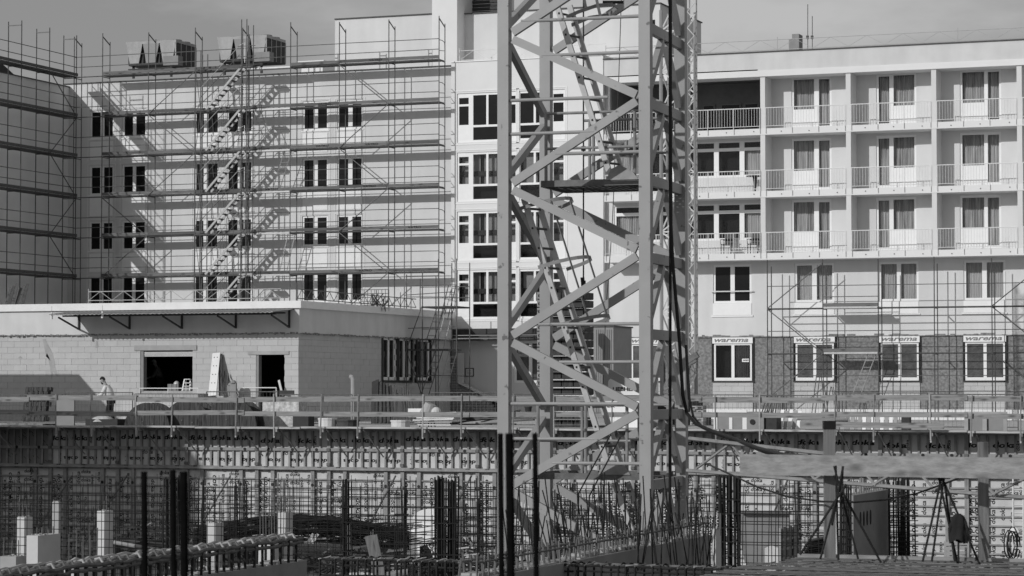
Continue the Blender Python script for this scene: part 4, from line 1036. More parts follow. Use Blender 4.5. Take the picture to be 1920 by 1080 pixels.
for i, (a, b) in enumerate(((417, 415), (420, 421), (424, 428), (431, 428), (423, 418))): rod('rod', t, P(a, 742, 94.3), P(b, 692+4*i, 94.9), .022, (STEEL, STEELD)[i % 2])
t = thing('slab_piece', 'small rounded stone slabs standing under the block wall near the white board', 'slabs', P(437, 740, 94.4))
for i, px in enumerate((434, 441)): A = P(px, 742, 94.5); MB().box((A.x-.15, 94.4-.1*i, 0), (A.x+.13, 94.5-.1*i, P(px, 722-4*i, 94.4).z)).dome((A.x, 94.45-.1*i, P(px, 722-4*i, 94.4).z-.01), .13, 8, 3).build('slab', CONCD, t)
t = thing('door_plank', 'pale narrow batten leaning in the dark doorway', 'batten', P(530, 740, 94.6)); MB().bar(P(530, 742, 94.6), P(523, 713, 94.9), .09, .04, Vector((0, 1, 0))).build('batten', CONCL, t)
t = thing('door_rail', 'dark board rail across the foot of the dark doorway', 'board', P(535, 735, 94.4)); A = P(512, 741, 94.4); B = P(551, 732, 94.4); MB().box((A.x, 94.4, A.z), (B.x, 94.45, B.z)).build('board', DARKP, t)
rod('rail_tube', t, P(455, 727, 94.3), P(518, 727, 94.3), .022, STEELL); rod('rail_tube', t, P(518, 727, 94.3), P(518, 745, 94.3), .022, STEELL)
t = thing('step_ladder', 'small pale step ladder standing inside the loading opening', 'ladder', P(350, 733, 95.6))
q = MB()
for (a, b) in ((341, 346), (356, 357)): q.bar(P(a, 736, 95.5), P(b, 711, 95.6), .05, .03, Vector((0, 1, 0)))
for (a, b) in ((349, 349), (359, 358)): q.bar(P(a, 736, 96.0), P(b, 711, 95.65), .04, .03, Vector((0, 1, 0)))
for py in (711, 718, 724, 731): q.bar(P(346-(py-711)*.2, py, 95.5), P(357, py, 95.5), .05, .03)
q.build('frame', STEELL, t)
t = thing('paper_sack', 'striped cement sack with a white helmet on it inside the loading opening', 'sack', P(325, 733, 96)); A = P(314, 735, 96); B = P(335, 720, 96)
for i in range(5): block('sack_fold', t, (A.x+(B.x-A.x)*i/5, 96-.02*(i % 2), .4), (A.x+(B.x-A.x)*(i+.9)/5, 96.4, B.z), (BOXG, GREYP)[i % 2])
MB().dome((P(327, 720, 96).x, 96.2, B.z), .13, 10, 4).build('helmet', HELM, t)
t = thing('vent_pipe', 'pale bent pipe rising in front of the shaded side wall', 'pipe', P(661, 790, 90)); MB().path([P(662, 795, 88), P(662, 712, 88), P(660, 707, 88), P(656, 706, 88)], .085, 10).build('pipe', CONC, t)
random.seed(31)
t = thing('board_pile', 'dark boards leaning against the side wall of the extension', 'boards', P(715, 795, 92))
for i in range(5): barp('board', t, (P(712+8*i, 795, 92).x, 91.5, 0), (P(704+6*i, 716, 93).x, 93, P(704, 714+3*i, 93).z), .3, .05, (DARKP, DRUMW)[i % 2], Vector((0, 1, 0)))
t = thing('rebar_pile', 'bundle of thin rods standing at an angle beside the dark boards', 'rods', P(745, 795, 92))
for i in range(16): rod('rod', t, (P(735+2.2*i, 795, 91).x, 91+.05*i, 0), (P(724+2.2*i, 735, 91).x, 91.8, P(724, 722+random.uniform(0, 22), 91.5).z), .02, (STEELD, REBARL)[i % 2], 5)
stack_box(492, 560, 752, 798, 83.8, .7, SPECK, 'insulation_bag', 'speckled white sack of insulation right of the cable drums', 'sack')
stack_box(549, 578, 778, 798, 81.6, .5, DARKP, 'dark_tub', 'dark tub between the speckled sack and the pale buckets', 'tub')
def bucket(px0, px1, py0, py1, y, mt, lab, name='bucket', z=None):
    a = P(px0, py0, y); b = P(px1, py1, y); r = (b.x-a.x)/2; zb_ = -1.0 if py1 >= 795 else b.z
    t = thing(name, lab, name, ((a.x+b.x)/2, y, zb_)); q = MB().tube(((a.x+b.x)/2, y, zb_), ((a.x+b.x)/2, y, a.z), r*.82, 14, r).tube(((a.x+b.x)/2, y, a.z-.05), ((a.x+b.x)/2, y, a.z+.005), r*1.05, 14); q.build('bucket', mt, t); return t
bucket(598, 630, 784, 798, 81.5, WHITEP, 'wide pale tub seen through the guard boards, left of the vent pipe', 'tub')
bucket(632, 672, 787, 798, 81.7, STEELD, 'dark wide tub in front of the vent pipe', 'tub')
bucket(734, 768, 788, 798, 81.3, WHITEP, 'white round tub left of the stacked white panels', 'tub')
bucket(984, 997, 762, 772, 84, DARKP, 'small dark bucket hung behind the left crane leg', 'bucket')
t = thing('panel_stack', 'stack of flat white panels lying behind the walkway, left of the crane', 'panels', P(800, 797, 82))
for i in range(6): a = P(768+6*i, 796-4.2*i, 82); MB().bar((a.x, 82+.05*i, a.z), (a.x+1.7-.1*i, 82+.05*i, a.z+.02*(i % 3)), .8, .035).build('panel', (WHITEP, CONC, PVC)[i % 3], t)
t = thing('rubble_heap', 'heap of dark sheeting and rods behind the walkway beside the left crane leg', 'heap', P(880, 795, 83))
for i in range(22): a = P(835+random.uniform(0, 100), 796-random.uniform(0, 16), 83); MB().bar(a, (a.x+random.uniform(.5, 1.6), a.y+random.uniform(-.2, .3), a.z+random.uniform(-.05, .25)), .12, .05).build('scrap_piece', random.choice((DARKP, CONCD, STEELD, DRUMW)), t)
t = thing('mixer', 'small mixer with pale round drum behind the guard boards, left of the crane', 'mixer', P(805, 790, 84))
a = P(802, 772, 84); MB().tube((a.x-.1, a.y, a.z-.25), (a.x+.12, a.y, a.z+.28), .3, 14, .2).build('drum', CONC, t)
a2 = P(817, 768, 84); MB().dome((a2.x, 84, a2.z-.1), .2, 12, 4).build('motor_cover', HELM, t)
for dx in (-.5, .45): rod('frame_tube', t, (a.x+dx, 84, -.6), (a.x+dx*.3, 84, a.z), .025, STEELD)
MB().box((P(765, 775, 84).x, 84, P(765, 782, 84).z), (P(795, 775, 84).x, 84.7, P(765, 766, 84).z)).build('hopper', PVC, t)
# right part of the bank
stack_box(1400, 1432, 772, 803, 81.5, .6, GREYP, 'grey_crate', 'plain grey box with a grip hole right of the crane, behind the guard boards', 'box'); a = P(1411, 791, 81.49)
o = tag(MB().disc((a.x, 81.47, a.z), .1, 10, h=.03).build('grip_cover', BLACK), 'black oval grip cover on the front of the plain grey box', 'grip'); o.parent = None
bpy.data.objects.remove(o)
MB().disc((a.x, 81.48, a.z), .09, 10, h=.03).build('grip_hole', BLACK, [q for q in bpy.data.objects if q.name.startswith('grey_crate')][0])
stack_box(1433, 1456, 775, 803, 81.6, .6, DARKP, 'dark_crate', 'dark crate beside the plain grey box', 'crate')
t = thing('window_frame', 'white window frame leaning behind the guard boards, nearest the crane', 'window frame', P(1365, 798, 82))
fr = wall_with_holes(P(1338, 780, 82).x, P(1400, 780, 82).x, -1.0, P(1365, 768, 82).z, 82, [(P(1345, 780, 82).x, P(1367, 780, 82).x, -.6, P(1365, 774, 82).z), (P(1373, 780, 82).x, P(1392, 780, 82).x, -.6, P(1365, 774, 82).z)], .07).build('frame', PVC, t)
block('pane', t, (P(1343, 780, 82).x, 82.03, -.65), (P(1394, 780, 82).x, 82.04, P(1365, 773, 82).z), GREYP)
t = stack_box(1443, 1492, 768, 803, 82.4, .5, PVC, 'white_boards', 'row of pale boards leaning behind the guard boards', 'boards', planks=6, tilt=.1, mt2=CONC)
t = stack_box(1605, 1680, 774, 803, 82.0, .3, PVC, 'insulation_pack', 'row of pale grooved insulation boards standing behind the right guard boards', 'boards', planks=9, mt2=CONC)
t = stack_box(1543, 1600, 776, 803, 82.2, .3, CONC, 'plank_row', 'short grey boards standing left of the grooved insulation boards', 'boards', planks=6, mt2=CONCD)
t = stack_box(1690, 1705, 776, 803, 82.1, .3, DARKP, 'small_crate', 'small dark framed box right of the grooved insulation boards', 'box')
t = thing('window_frame', 'window frame lying in wrapping behind the right end guard boards', 'window frame', P(1840, 798, 83))
wall_with_holes(P(1808, 780, 83).x, P(1888, 780, 83).x, -.5, P(1848, 772, 83).z, 83, [(P(1815, 780, 83).x, P(1842, 780, 83).x, -.3, P(1848, 777, 83).z), (P(1850, 780, 83).x, P(1881, 780, 83).x, -.3, P(1848, 777, 83).z)], .07).build('frame', CONC, t)
block('wrapping', t, (P(1810, 780, 83).x, 83.1, -.4), (P(1886, 780, 83).x, 83.12, P(1848, 774, 83).z), GREYP)
t = thing('prop_bundle', 'bundle of steel props leaning against the base wall beside the right scaffold', 'props', P(1440, 795, 110))
for i in range(12): rod('prop', t, (P(1430+4.5*i, 768, 110).x, 109.5, 0), (P(1436+3.2*i, 740, 110).x, 110.3, P(1430, 738+random.uniform(0, 14), 110.3).z), .03, (STEELD, REBARL, STEEL)[i % 3], 5)
for k, (px, lab) in enumerate(((1536, 'steel trestle standing under the right scaffold, left one'), (1556, 'steel trestle standing under the right scaffold, right one'))):
    t = thing('trestle', lab, 'trestle', P(px, 768, 109.6))
    for dx, s in ((-.35, -.1), (-.2, .05), (.3, .08), (.42, .15)): rod('leg', t, (P(px, 768, 109.6).x+dx, 109.6, 0.15), (P(px, 768, 109.6).x+s, 109.6, P(px, 700+25*k, 109.6).z), .022, STEEL, 5)
t = thing('form_stack', 'tall stack of bundled boards strapped layer on layer behind the crane mast', 'stack', P(1050, 798, 86))
for i in range(17):
    z = i*.285; a, b, c_ = P(1007, 700, 86).x, P(1020, 700, 86).x, P(1092, 700, 86).x
    if P(1007, 700, 86).z*0+z > P(1007, 558, 86).z: break
    block('end_bundle', t, (a, 86, z+.03), (b, 86.9, z+.27), TIMBER); lettering('ooo', t, (a+.04, 85.994, z+.07), .13, PRINT, 0, .06, sx=.9)
    for k in range(3): block('bundle', t, (b+.1+k*(c_-b-.1)/3+.02, 86.3, z+.03), (b+.1+(k+1)*(c_-b-.1)/3-.02, 87.3, z+.25), DARKP if (i+k) % 3 else DRUMW)
    block('layer_board', t, (a, 86.05, z), (c_, 87.2, z+.03), DRUMW)
t = thing('tool_shed', 'tall plain grey metal container behind the crane mast', 'container', P(1132, 795, 98)); a = P(1113, 740, 98); b = P(1150, 613, 98)
MB().box((a.x, 98, 0), (b.x, 100.4, b.z)).build('body', GREYP, t); MB().box((a.x-.05, 97.95, b.z), (b.x+.05, 100.45, b.z+.06)).build('roof_edge', STEELD, t)
for i in range(8): block('rib', t, (a.x+.1+.09*i*1.0, 97.97, .2), (a.x+.13+.09*i, 97.999, b.z-.1), GREYP)
t = thing('shutter_roll', 'pale column of pipes beside the grey metal container', 'pipes', P(1103, 700, 97))
for i in range(3): rod('pipe', t, P(1098+4*i, 760, 97), P(1098+4*i, 625, 97), .07, (PVC, STEEL, CONC)[i], 8)
MB().box(P(1092, 634, 96.8), P(1111, 612, 97.4)).build('head_box', STEELD, t)

# ================= balcony furniture
CHD = BLACK; yb_ = YB+.55; zf = zbots[2]
def chair(px, lab, flip):
    c = P(px, 470, yb_); t = thing('balcony_chair', lab, 'chair', (c.x, yb_, zf), 'dark chairs on the lower loggia balcony'); s = -1 if flip else 1
    block('seat', t, (c.x-.25, yb_-.25, zf+.42), (c.x+.25, yb_+.25, zf+.46), BLACK)
    MB().prism([(c.x-.22, yb_+.27, zf+.5), (c.x+.22, yb_+.27, zf+.5), (c.x+.2, yb_+.33, zf+.98), (c.x-.2, yb_+.33, zf+.98)], (0, .04, 0)).build('backrest', BLACK, t)
    for dx in (-.23, .23):
        for dy in (-.23, .23): rod('leg', t, (c.x+dx, yb_+dy, zf), (c.x+dx, yb_+dy, zf+.42), .02, BLACK, 5)
    for dy in (-.25, .25): MB().path([(c.x-s*.23, yb_+dy, zf+.42), (c.x-s*.26, yb_+dy, zf+.66), (c.x+s*.28, yb_+dy, zf+.68)], .02, 5).build('armrest', BLACK, t)
chair(1364, 'dark armchair on the lower loggia balcony, left one', False); chair(1414, 'dark armchair on the lower loggia balcony, right one', False)
c = P(1416, 350, yb_); zf2 = zbots[1]; t = thing('balcony_table', 'dark round table on a pedestal on the middle loggia balcony', 'table', (c.x, yb_, zf2))
MB().disc((c.x, yb_, zf2+.73), .42, 18, (0, 0, 1), .03).build('table_top', DARKP, t); MB().tube((c.x, yb_, zf2), (c.x, yb_, zf2+.72), .03, 8, .12).build('pedestal', DARKP, t)

# ================= rooftop coolers
def cooler(px0, px1, pxs, pyt, pyb, lab):
    y = YW+3; a = P(px0, pyb, y); b = P(px1, pyt, y); zt = b.z; z0 = zt-(zt-a.z)*.98; W = b.x-a.x; L = 2.2
    t = thing('air_cooler', lab, 'air cooler', (a.x, y, z0), 'coolers on the roof')
    n = 3; w = W/n
    for i in range(n):
        x0 = a.x+w*i; g_ = .10 if i else 0
        MB().prism([(x0+.03, y, zt-.14), (x0+w-.03, y, zt-.14), (x0+w-.03, y, zt-.2), (x0+w*.77, y, z0+.22), (x0+w*.23, y, z0+.22), (x0+.03, y, zt-.2)], (0, .06, 0)).build('end_panel', (CONC, GREYP, CONC)[i], t)
        MB().tube((x0+w/2, y+.7, zt), (x0+w/2, y+.7, zt+.08), w*.42, 16).build('fan', GREYP, t); MB().tube((x0+w/2, y+1.6, zt), (x0+w/2, y+1.6, zt+.08), w*.42, 16).build('fan', GREYP, t)
        MB().box((x0+.06, y+.14, z0+.2), (x0+w-.02, y+L-.1, zt-.141)).build('coil', DARKP, t)
    MB().box((a.x, y, zt-.14), (b.x, y+L, zt)).build('top_frame', CONC, t)
    for i in range(5): block('side_post', t, (b.x-.06, y+L*i/4-.03*(i == 4), z0+.15), (b.x, y+L*i/4+.05, zt-.14), CONC)
    MB().box((a.x+.1, y+.1, z0+.12), (b.x-.02, y+L, z0+.2)).box((a.x+.2, y+.3, z0-.5), (a.x+.3, y+.4, z0+.12)).box((b.x-.5, y+.3, z0-.5), (b.x-.4, y+.4, z0+.12)).box((a.x+.1, y+.05, z0-.1), (b.x, y+.12, z0-.04)).build('base_frame', DARKP, t)
    xb = b.x-.25; MB().box((xb-.1, y-.7, z0-.05), (xb+.75, y-.2, z0+.42)).build('control_box', CONCD, t)
cooler(236, 330, 362, 74, 129, 'three bay rooftop cooler with inverted pyramid ends, left of the stair tower'); cooler(407, 500, 532, 65, 122, 'three bay rooftop cooler with inverted pyramid ends, behind the top of the stair tower')
t = thing('skylight', 'low flat roof hatch behind the top scaffold deck, left of the roof house', 'roof hatch', P(590, 122, YW+2)); a = P(563, 125, YW+2); b = P(605, 115, YW+2); MB().box((a.x, YW+2, zroof-.3), (b.x, YW+3.5, b.z)).box((a.x-.1, YW+1.9, b.z), (b.x+.1, YW+3.6, b.z+.05)).build('hatch', WHITEP, t)

# ================= people
def skin(name, chains, mt, parent, sub=1):
    """chains: list of [(point, radius), ...]; one Skin surface"""
    me = bpy.data.meshes.new(name); vs = []; es = []; rs = []; idx = {}
    for ch in chains:
        prev = None
        for p, r in ch:
            k = tuple(round(c, 4) for c in p)
            if k not in idx: idx[k] = len(vs); vs.append(k); rs.append(r)
            if prev is not None and prev != idx[k]: es.append((prev, idx[k]))
            prev = idx[k]
    o_ = org(parent); me.from_pydata([(v[0]-o_.x, v[1]-o_.y, v[2]-o_.z) for v in vs], es, []); me.materials.append(mt)
    ob = bpy.data.objects.new(name, me); COL.objects.link(ob); ob.parent = parent; ORG[ob.name] = o_
    sk = ob.modifiers.new('skin', 'SKIN'); sk.use_smooth_shade = True; sv = me.skin_vertices[0].data
    for i, r in enumerate(rs): sv[i].radius = (r, r) if not isinstance(r, tuple) else r
    sv[0].use_root = True
    s = ob.modifiers.new('sub', 'SUBSURF'); s.levels = s.render_levels = sub
    return ob
def person(base, lab, face, joints, shirt, trous, helmet=False, beard=False, sw=1.0):
    """joints in a local frame: x = facing direction, y = left, z up"""
    f = Vector((math.cos(face), math.sin(face), 0)); l = Vector((-f.y, f.x, 0)); B = Vector(base)
    def w(p): return B + f*p[0] + l*p[1] + UPZ*p[2]
    J = {k: w(v) for k, v in joints.items()}
    t = thing('person', lab, 'person', base)
    ch = [[(J['pelvis'], .13), (J['waist'], .125), (J['chest'], .15), (J['neck'], .06), (J['head0'], .075), (J['head'], .10), (J['crown'], .085)]]
    for s in ('l', 'r'):
        ch.append([(J['chest'], .15), (J['sh'+s], .062), (J['el'+s], .045), (J['wr'+s], .03), (J['ha'+s], .034)])
        ch.append([(J['pelvis'], .13), (J['hip'+s], .095), (J['kn'+s], .065), (J['an'+s], .045), (J['to'+s], .04)])
        d = (J['ha'+s]-J['wr'+s]).normalized(); sd_ = d.cross(f).normalized() if abs(d.dot(f)) < .95 else l
        for q in range(4): p0 = J['ha'+s]; p1 = p0+d*(.07+.012*(1.5-abs(q-1.5)))+sd_*(q-1.5)*.022; ch.append([(p0, .034), (p0.lerp(p1, .5)+sd_*(q-1.5)*.006, .010), (p1+f*.015, .008)])
        ch.append([(J['wr'+s], .03), (J['wr'+s].lerp(J['ha'+s], .6)+sd_*.05+f*.01, .011), (J['ha'+s]+sd_*.06+f*.03, .009)])
    skin('body', ch, SKIN, t, 1)
    sh_ = [[(J['pelvis'], .17*sw), (J['waist'], .175*sw), (J['chest'], .20*sw), (J['neck'].lerp(J['chest'], .45), .11)]]
    for s in ('l', 'r'): sh_.append([(J['chest'], .20*sw), (J['sh'+s], .095), (J['el'+s], .072), (J['el'+s].lerp(J['wr'+s], .85), .052)])
    skin('shirt', sh_, shirt, t, 1)
    tr = []
    for s in ('l', 'r'): tr.append([(J['pelvis']-UPZ*.02, .148), (J['hip'+s], .115), (J['kn'+s], .085), (J['kn'+s].lerp(J['an'+s], .9), .068)])
    skin('trousers', tr, trous, t, 1)
    for s in ('l', 'r'): skin('boot', [[(J['an'+s]-UPZ*.02, .055), (J['to'+s], .05), (J['to'+s]+(J['to'+s]-J['an'+s]).normalized()*.08, .042)]], SHOE, t, 1)
    hd = (J['crown']-J['head0']).normalized(); hf = (f-hd*f.dot(hd)).normalized(); hc = J['head']
    MB().dome((0, 0, 0), .001, 3, 1)
    hair = MB(); n, m_ = 12, 6; vs = []; fs = []
    for i in range(m_+1):
        ta = math.pi*.62*i/m_
        for k in range(n):
            a = 2*math.pi*k/n; back = -math.cos(a); rr = .112*(1.04 if back > 0 else 1.0); ta2 = ta*(1.0 if back > .2 else .62)
            vs.append(hc + hd*(.03+rr*1.12*math.cos(ta2)) + hf*(rr*math.sin(ta2)*math.cos(a)) + hf.cross(hd)*(rr*.9*math.sin(ta2)*math.sin(a)))
    for i in range(m_):
        for k in range(n): fs.append((i*n+k, i*n+(k+1) % n, (i+1)*n+(k+1) % n, (i+1)*n+k))
    hair.add(vs, fs); hair.build('helmet' if helmet else 'hair', HELM if helmet else HAIR, t, smooth=True)
    if beard: MB().dome(hc-hd*.10+hf*.055, .06, 10, 3).tube(hc-hd*.12+hf*.05, hc-hd*.04+hf*.075, .055, 8, .05).build('beard', HAIR, t, smooth=True)
    fc = MB(); fc.tube(hc+hf*.10-hd*.02, hc+hf*.125-hd*.035, .018, 6, .01); fc.build('nose', SKIN, t, smooth=True)
    e = MB(); sidev = hf.cross(hd)
    for s in (-1, 1): e.disc(hc+hf*.098+sidev*.035*s+hd*.012, .011, 6, hf, .01)
    e.disc(hc+hf*.098-hd*.062, .018, 6, hf, .008); e.build('eyes_and_mouth', HAIR, t)
    ea = MB()
    for s in (-1, 1): ea.disc(hc+sidev*.10*s-hd*.005, .028, 8, sidev, .02)
    ea.build('ear', SKIN, t)
    return t
def stand(bend=0, arm=0, k=1.0):
    H = 1.0; b = bend
    pel = (0, 0, .93); wa = (.03+.1*b, 0, 1.10); chs = (.06+.3*b, 0, 1.33-.05*b); nk = (.10+.42*b, 0, 1.50-.09*b); h0 = (.13+.47*b, 0, 1.56-.10*b); hd = (.17+.52*b, 0, 1.65-.12*b); cr = (.19+.54*b, 0, 1.72-.12*b)
    j = dict(pelvis=pel, waist=wa, chest=chs, neck=nk, head0=h0, head=hd, crown=cr)
    for s, q in (('l', 1), ('r', -1)):
        j['sh'+s] = (chs[0]+.02, .19*q, chs[2]+.06); j['el'+s] = (chs[0]+.06+.1*arm, .24*q, chs[2]-.24); j['wr'+s] = (chs[0]+.12+.28*arm, .16*q, chs[2]-.40+.10*arm); j['ha'+s] = (chs[0]+.16+.35*arm, .12*q, chs[2]-.46+.12*arm)
        j['hip'+s] = (0, .10*q, .90); j['kn'+s] = (.06+.05*q, .11*q, .50); j['an'+s] = (-.02+.06*q, .11*q, .09); j['to'+s] = (.10+.06*q, .12*q, .045)
    return {a: (v[0]*k, v[1]*k, v[2]*k) for a, v in j.items()}
b0 = P(208, 795, 88.2)
person((b0.x, 88.2, 0), 'bearded man in a long pale top and dark trousers looking down by the block wall', R_(195), stand(.28, 1, 1.05), SHIRT, TROUS, beard=True, sw=1.22)
b1 = P(277, 720, 97.4); person((b1.x, 97.4, .4), 'dark haired worker in a dark jacket standing low in the loading opening', R_(200), stand(.3, .6), JACKD, TROUS)
b2 = P(300, 720, 97.8); person((b2.x, 97.8, .86), 'worker in a white helmet and dark jacket standing highest in the loading opening', R_(215), stand(.15, .8), JACKD, TROUS, helmet=True)
t = thing('trestle_platform', 'dark low working platform inside the loading opening', 'platform', (b2.x, 97.8, .4)); MB().box((b2.x-.7, 97.3, .78), (b2.x+1.2, 98.4, .86)).box((b2.x-.6, 97.4, .02), (b2.x-.5, 98.3, .78)).box((b2.x+1.0, 97.4, .02), (b2.x+1.1, 98.3, .78)).build('platform', DARKP, t)
MB().box((big[0]-2.5, 96.6, .02), (big[1]+1.5, 97.25, .398)).box((big[0]-2.5, 97.25, .02), (b2.x-.75, 99, .398)).build('inner_step', DARKP, le)
# ================= big crane mast in the pit
PHI = R_(17.4); WM = 2.03
fd = RT*math.cos(PHI)-FH*math.sin(PHI); sd_ = RT*math.sin(PHI)+FH*math.cos(PHI); K0 = C(946, 540, 35.61); K0.z = 0
def K(a, b, z): v = K0+fd*a+sd_*b; return Vector((v.x, v.y, z))
cm = thing('crane_mast', 'big grey square lattice mast of a tower crane standing in the pit', 'crane mast', (K0.x, K0.y, PITZ))
NZ = [C(946, p, 35.61).z for p in (58, 342, 628, 907, 1195)]; MZ = [C(1212, p, 35.0).z for p in (-95, 190, 482, 778, 1068)]
st = NZ[0]-NZ[1]; NZ = [NZ[0]+st]+NZ; MZ = [MZ[0]+st]+MZ
ztp = NZ[0]+1.5
for a in (0, WM):
    for b in (0, WM):
        q = MB(); p = K(a, b, 0); w = .08
        c1 = [p+fd*sx*w+sd_*sy*w for sx, sy in ((-1, -1), (1, -1), (1, 1), (-1, 1))]
        q.prism([Vector((v.x, v.y, PITZ)) for v in c1], (0, 0, ztp-PITZ)); q.build('leg', CRANE, cm)
def brace(A, B, nrm, w=.125, d=.06, nm='brace', cut=.09):
    A = Vector(A); B = Vector(B); d_ = (B-A).normalized(); A = A+d_*cut; B = B-d_*cut
    MB().bar(A, B, d, w, nrm.cross(d_)).build(nm, CRANE, cm)
def br4(A, B, nrm, w=.115, nm='brace'):
    A = Vector(A); B = Vector(B); d_ = (B-A).normalized(); A = A+d_*.085; B = B-d_*.085; n = nrm.normalized(); h = n.cross(d_).normalized()
    q = MB(); t_ = .04
    vs = [P_+n*sx*t_+h*sy*w/2 for P_ in (A, B) for sx, sy in ((-1, -1), (1, -1), (1, 1), (-1, 1))]
    q.add(vs, [(0, 1, 2, 3), (7, 6, 5, 4), (0, 4, 5, 1), (1, 5, 6, 2), (2, 6, 7, 3), (3, 7, 4, 0)]); return q.build(nm, CRANE, cm)
n_ = len(NZ)
for i in range(n_):
    for b, off in ((0, 0), (WM, 0)):
        if i < len(MZ): br4(K(.05, b, NZ[i]-.05), K(WM-.05, b, MZ[i]+.06) if MZ[i] > NZ[i] else K(WM-.05, b, MZ[i]), sd_)
    # down right and down left
for b in (0, WM):
    for i in range(n_-1):
        br4(K(.05, b, NZ[i]-.07), K(WM-.05, b, MZ[i+1]+.07), sd_) if i+1 < len(MZ) else None
seen = set()
for i in range(n_-1):                      # left side: zigzag between front and rear legs
    br4(K(0, .05, NZ[i]-.09), K(0, WM-.05, MZ[i+1]+.06), fd, .11); br4(K(0, WM-.05, MZ[i+1]-.06), K(0, .05, NZ[i+1]+.09), fd, .11)
allz = sorted(NZ+MZ[1:], reverse=True)
for i, z in enumerate(allz):
    br4(K(WM, .0, z), K(WM, WM, z), fd, .14, 'side_beam')
    if i+1 < len(allz):
        z2 = allz[i+1]; br4(K(WM, WM/2-.06, z-.04), K(WM, .05, z2+.1), fd, .12); br4(K(WM, WM/2+.06, z-.04), K(WM, WM-.05, z2+.1), fd, .12)
# thin horizontal tubes on the front face
for py, a0, a1 in ((33, .25, 2.03), (100, .55, 2.03), (183, 0, 1.5), (247, 0, 1.3), (287, .75, 2.03), (608, .5, 2.03), (679, .8, 2.03), (757, 0, 1.75), (823, 0, 1.3), (868, .7, 2.03)):
    z = C(1080, py, 35.3).z; rod('ladder_tube', cm, K(a0, -.02, z), K(a1, -.02, z), .024, CRANE, 8)
# platforms
def platform(z, a0, a1, name='platform'):
    q = MB(); 
    for i in range(18): x = a0+(a1-a0)*i/18; q.bar(K(x, .78, z-.02), K(x, WM-.15, z-.02), .02, .03)
    for i in range(14): b = .78+(WM-.93)*i/13; q.bar(K(a0, b, z-.02), K(a1, b, z-.02), .015, .03)
    q.build('grating', STEELD, cm)
    MB().bar(K(a0, .74, z), K(a1, .74, z), .04, .09).bar(K(a0, WM-.12, z), K(a1, WM-.12, z), .04, .09).bar(K(a0, .76, z), K(a0, WM-.14, z), .04, .09).build('platform_edge', STEEL, cm)
    for x, b in ((a0+.05, .78), (a0+.75, .78), (a0+1.35, .78), (a0+.4, WM-.2), (a0+1.25, WM-.2), (a1-.05, WM-.2)):
        rod('rail_post', cm, K(x, b, z), K(x, b, z+1.0), .024, TUBEG, 8)
    for b, x0, x1 in ((.78, a0+.05, a0+1.4), (WM-.2, a0+.3, a1)):
        for h in (.5, 1.0): rod('platform_rail', cm, K(x0, b, z+h), K(x1, b, z+h), .02, TUBEG, 8)
    MB().prism([K(a0+.95, .7, z+.03), K(a0+1.42, .7, z+.03), K(a0+1.34, .7, z+.14), K(a0+1.15, .7, z+.24), K(a0+1.02, .7, z+.18)], sd_*.03).build('gusset_plate', TUBEG, cm)
zp1 = C(1090, 342, 36).z; platform(zp1, .32, WM-.1); zp0 = C(1080, 893, 36).z; platform(zp0, .2, WM-.1)
# ladders
def aluladder(A, B, cage, top=1.0):
    d = (B-A).normalized(); s = (fd*.28+sd_*.9).normalized()*.34; n = d.cross(s).normalized()
    if n.dot(fd) < 0: n = -n
    q = MB()
    for k in (0, 1): q.bar(A+s*k, B+s*k, .028, .085, n)
    q.build('ladder_stile', LADD, cm)
    N = int((B-A).length/.28)
    for i in range(N):
        p = A.lerp(B, (i+.5)/N); rod('rung', cm, p, p+s, .017, STEEL, 6)
        MB().box((0, 0, 0), (.001, .001, .001))
        m4 = p-s*.0; q = MB().bar(m4-s.normalized()*.018, m4-s.normalized()*.014, .028, .028); q.build('rung_end', BLACK, cm)
    if cage:
        hoops = []
        for f in cage:
            p = A.lerp(B, f)+s*.5; pts = []
            for i in range(13):
                a = math.pi*(i/12)*1.0-.0; pts.append(p - s.normalized()*.36*math.cos(a) + n*.62*math.sin(a)**.8)
            hoops.append(pts); q = MB()
            for i in range(12): q.bar(pts[i], pts[i+1], .008, .05, d)
            q.build('cage_hoop', TUBEG, cm)
        for k in (3, 6, 9):
            for i in range(len(hoops)-1): MB().bar(hoops[i][k], hoops[i+1][k], .04, .008, n).build('cage_strip', TUBEG, cm)
aluladder(C(1043, -140*0+5, 36.0), C(1143, 325, 36.0), None); aluladder(C(985, -180, 36.4), C(1040, -5, 36.4), None)
aluladder(C(982, 372, 36.0), C(1147, 893, 36.0), [.04, .25, .46])
aluladder(C(1152, 905, 36.2), C(1190, 1010, 36.2), None)
A_, B_ = C(1060, -60, 36.2), C(1143, 12, 36.2)
q = MB(); pts = [C(1062, 32, 35.9), C(1085, 22, 36.1), C(1120, 10, 36.4), C(1150, 8, 36.8), C(1157, 14, 37.0), C(1140, 28, 37.0), C(1105, 33, 36.6), C(1072, 47, 36.2)]
for i in range(len(pts)-1): q.bar(pts[i], pts[i+1], .01, .05, UPZ)
q.build('cage_hoop', TUBEG, cm); MB().bar(C(1090, -30, 36.0), C(1099, 18, 36.3), .04, .01).bar(C(1112, -30, 36.0), C(1126, 32, 36.3), .04, .01).build('cage_strip', TUBEG, cm)
MB().tube(C(1130, 4, 36.8), C(1169, 4, 36.8), .025, 6).build('light_fitting', BLACK, cm)
MB().box((K(WM/2, WM/2, 0).x-2.2, K(WM/2, WM/2, 0).y-2.2, PITZ), (K(WM/2, WM/2, 0).x+2.2, K(WM/2, WM/2, 0).y+2.2, PITZ+1.2)).build('foundation_block', CONC, cm)
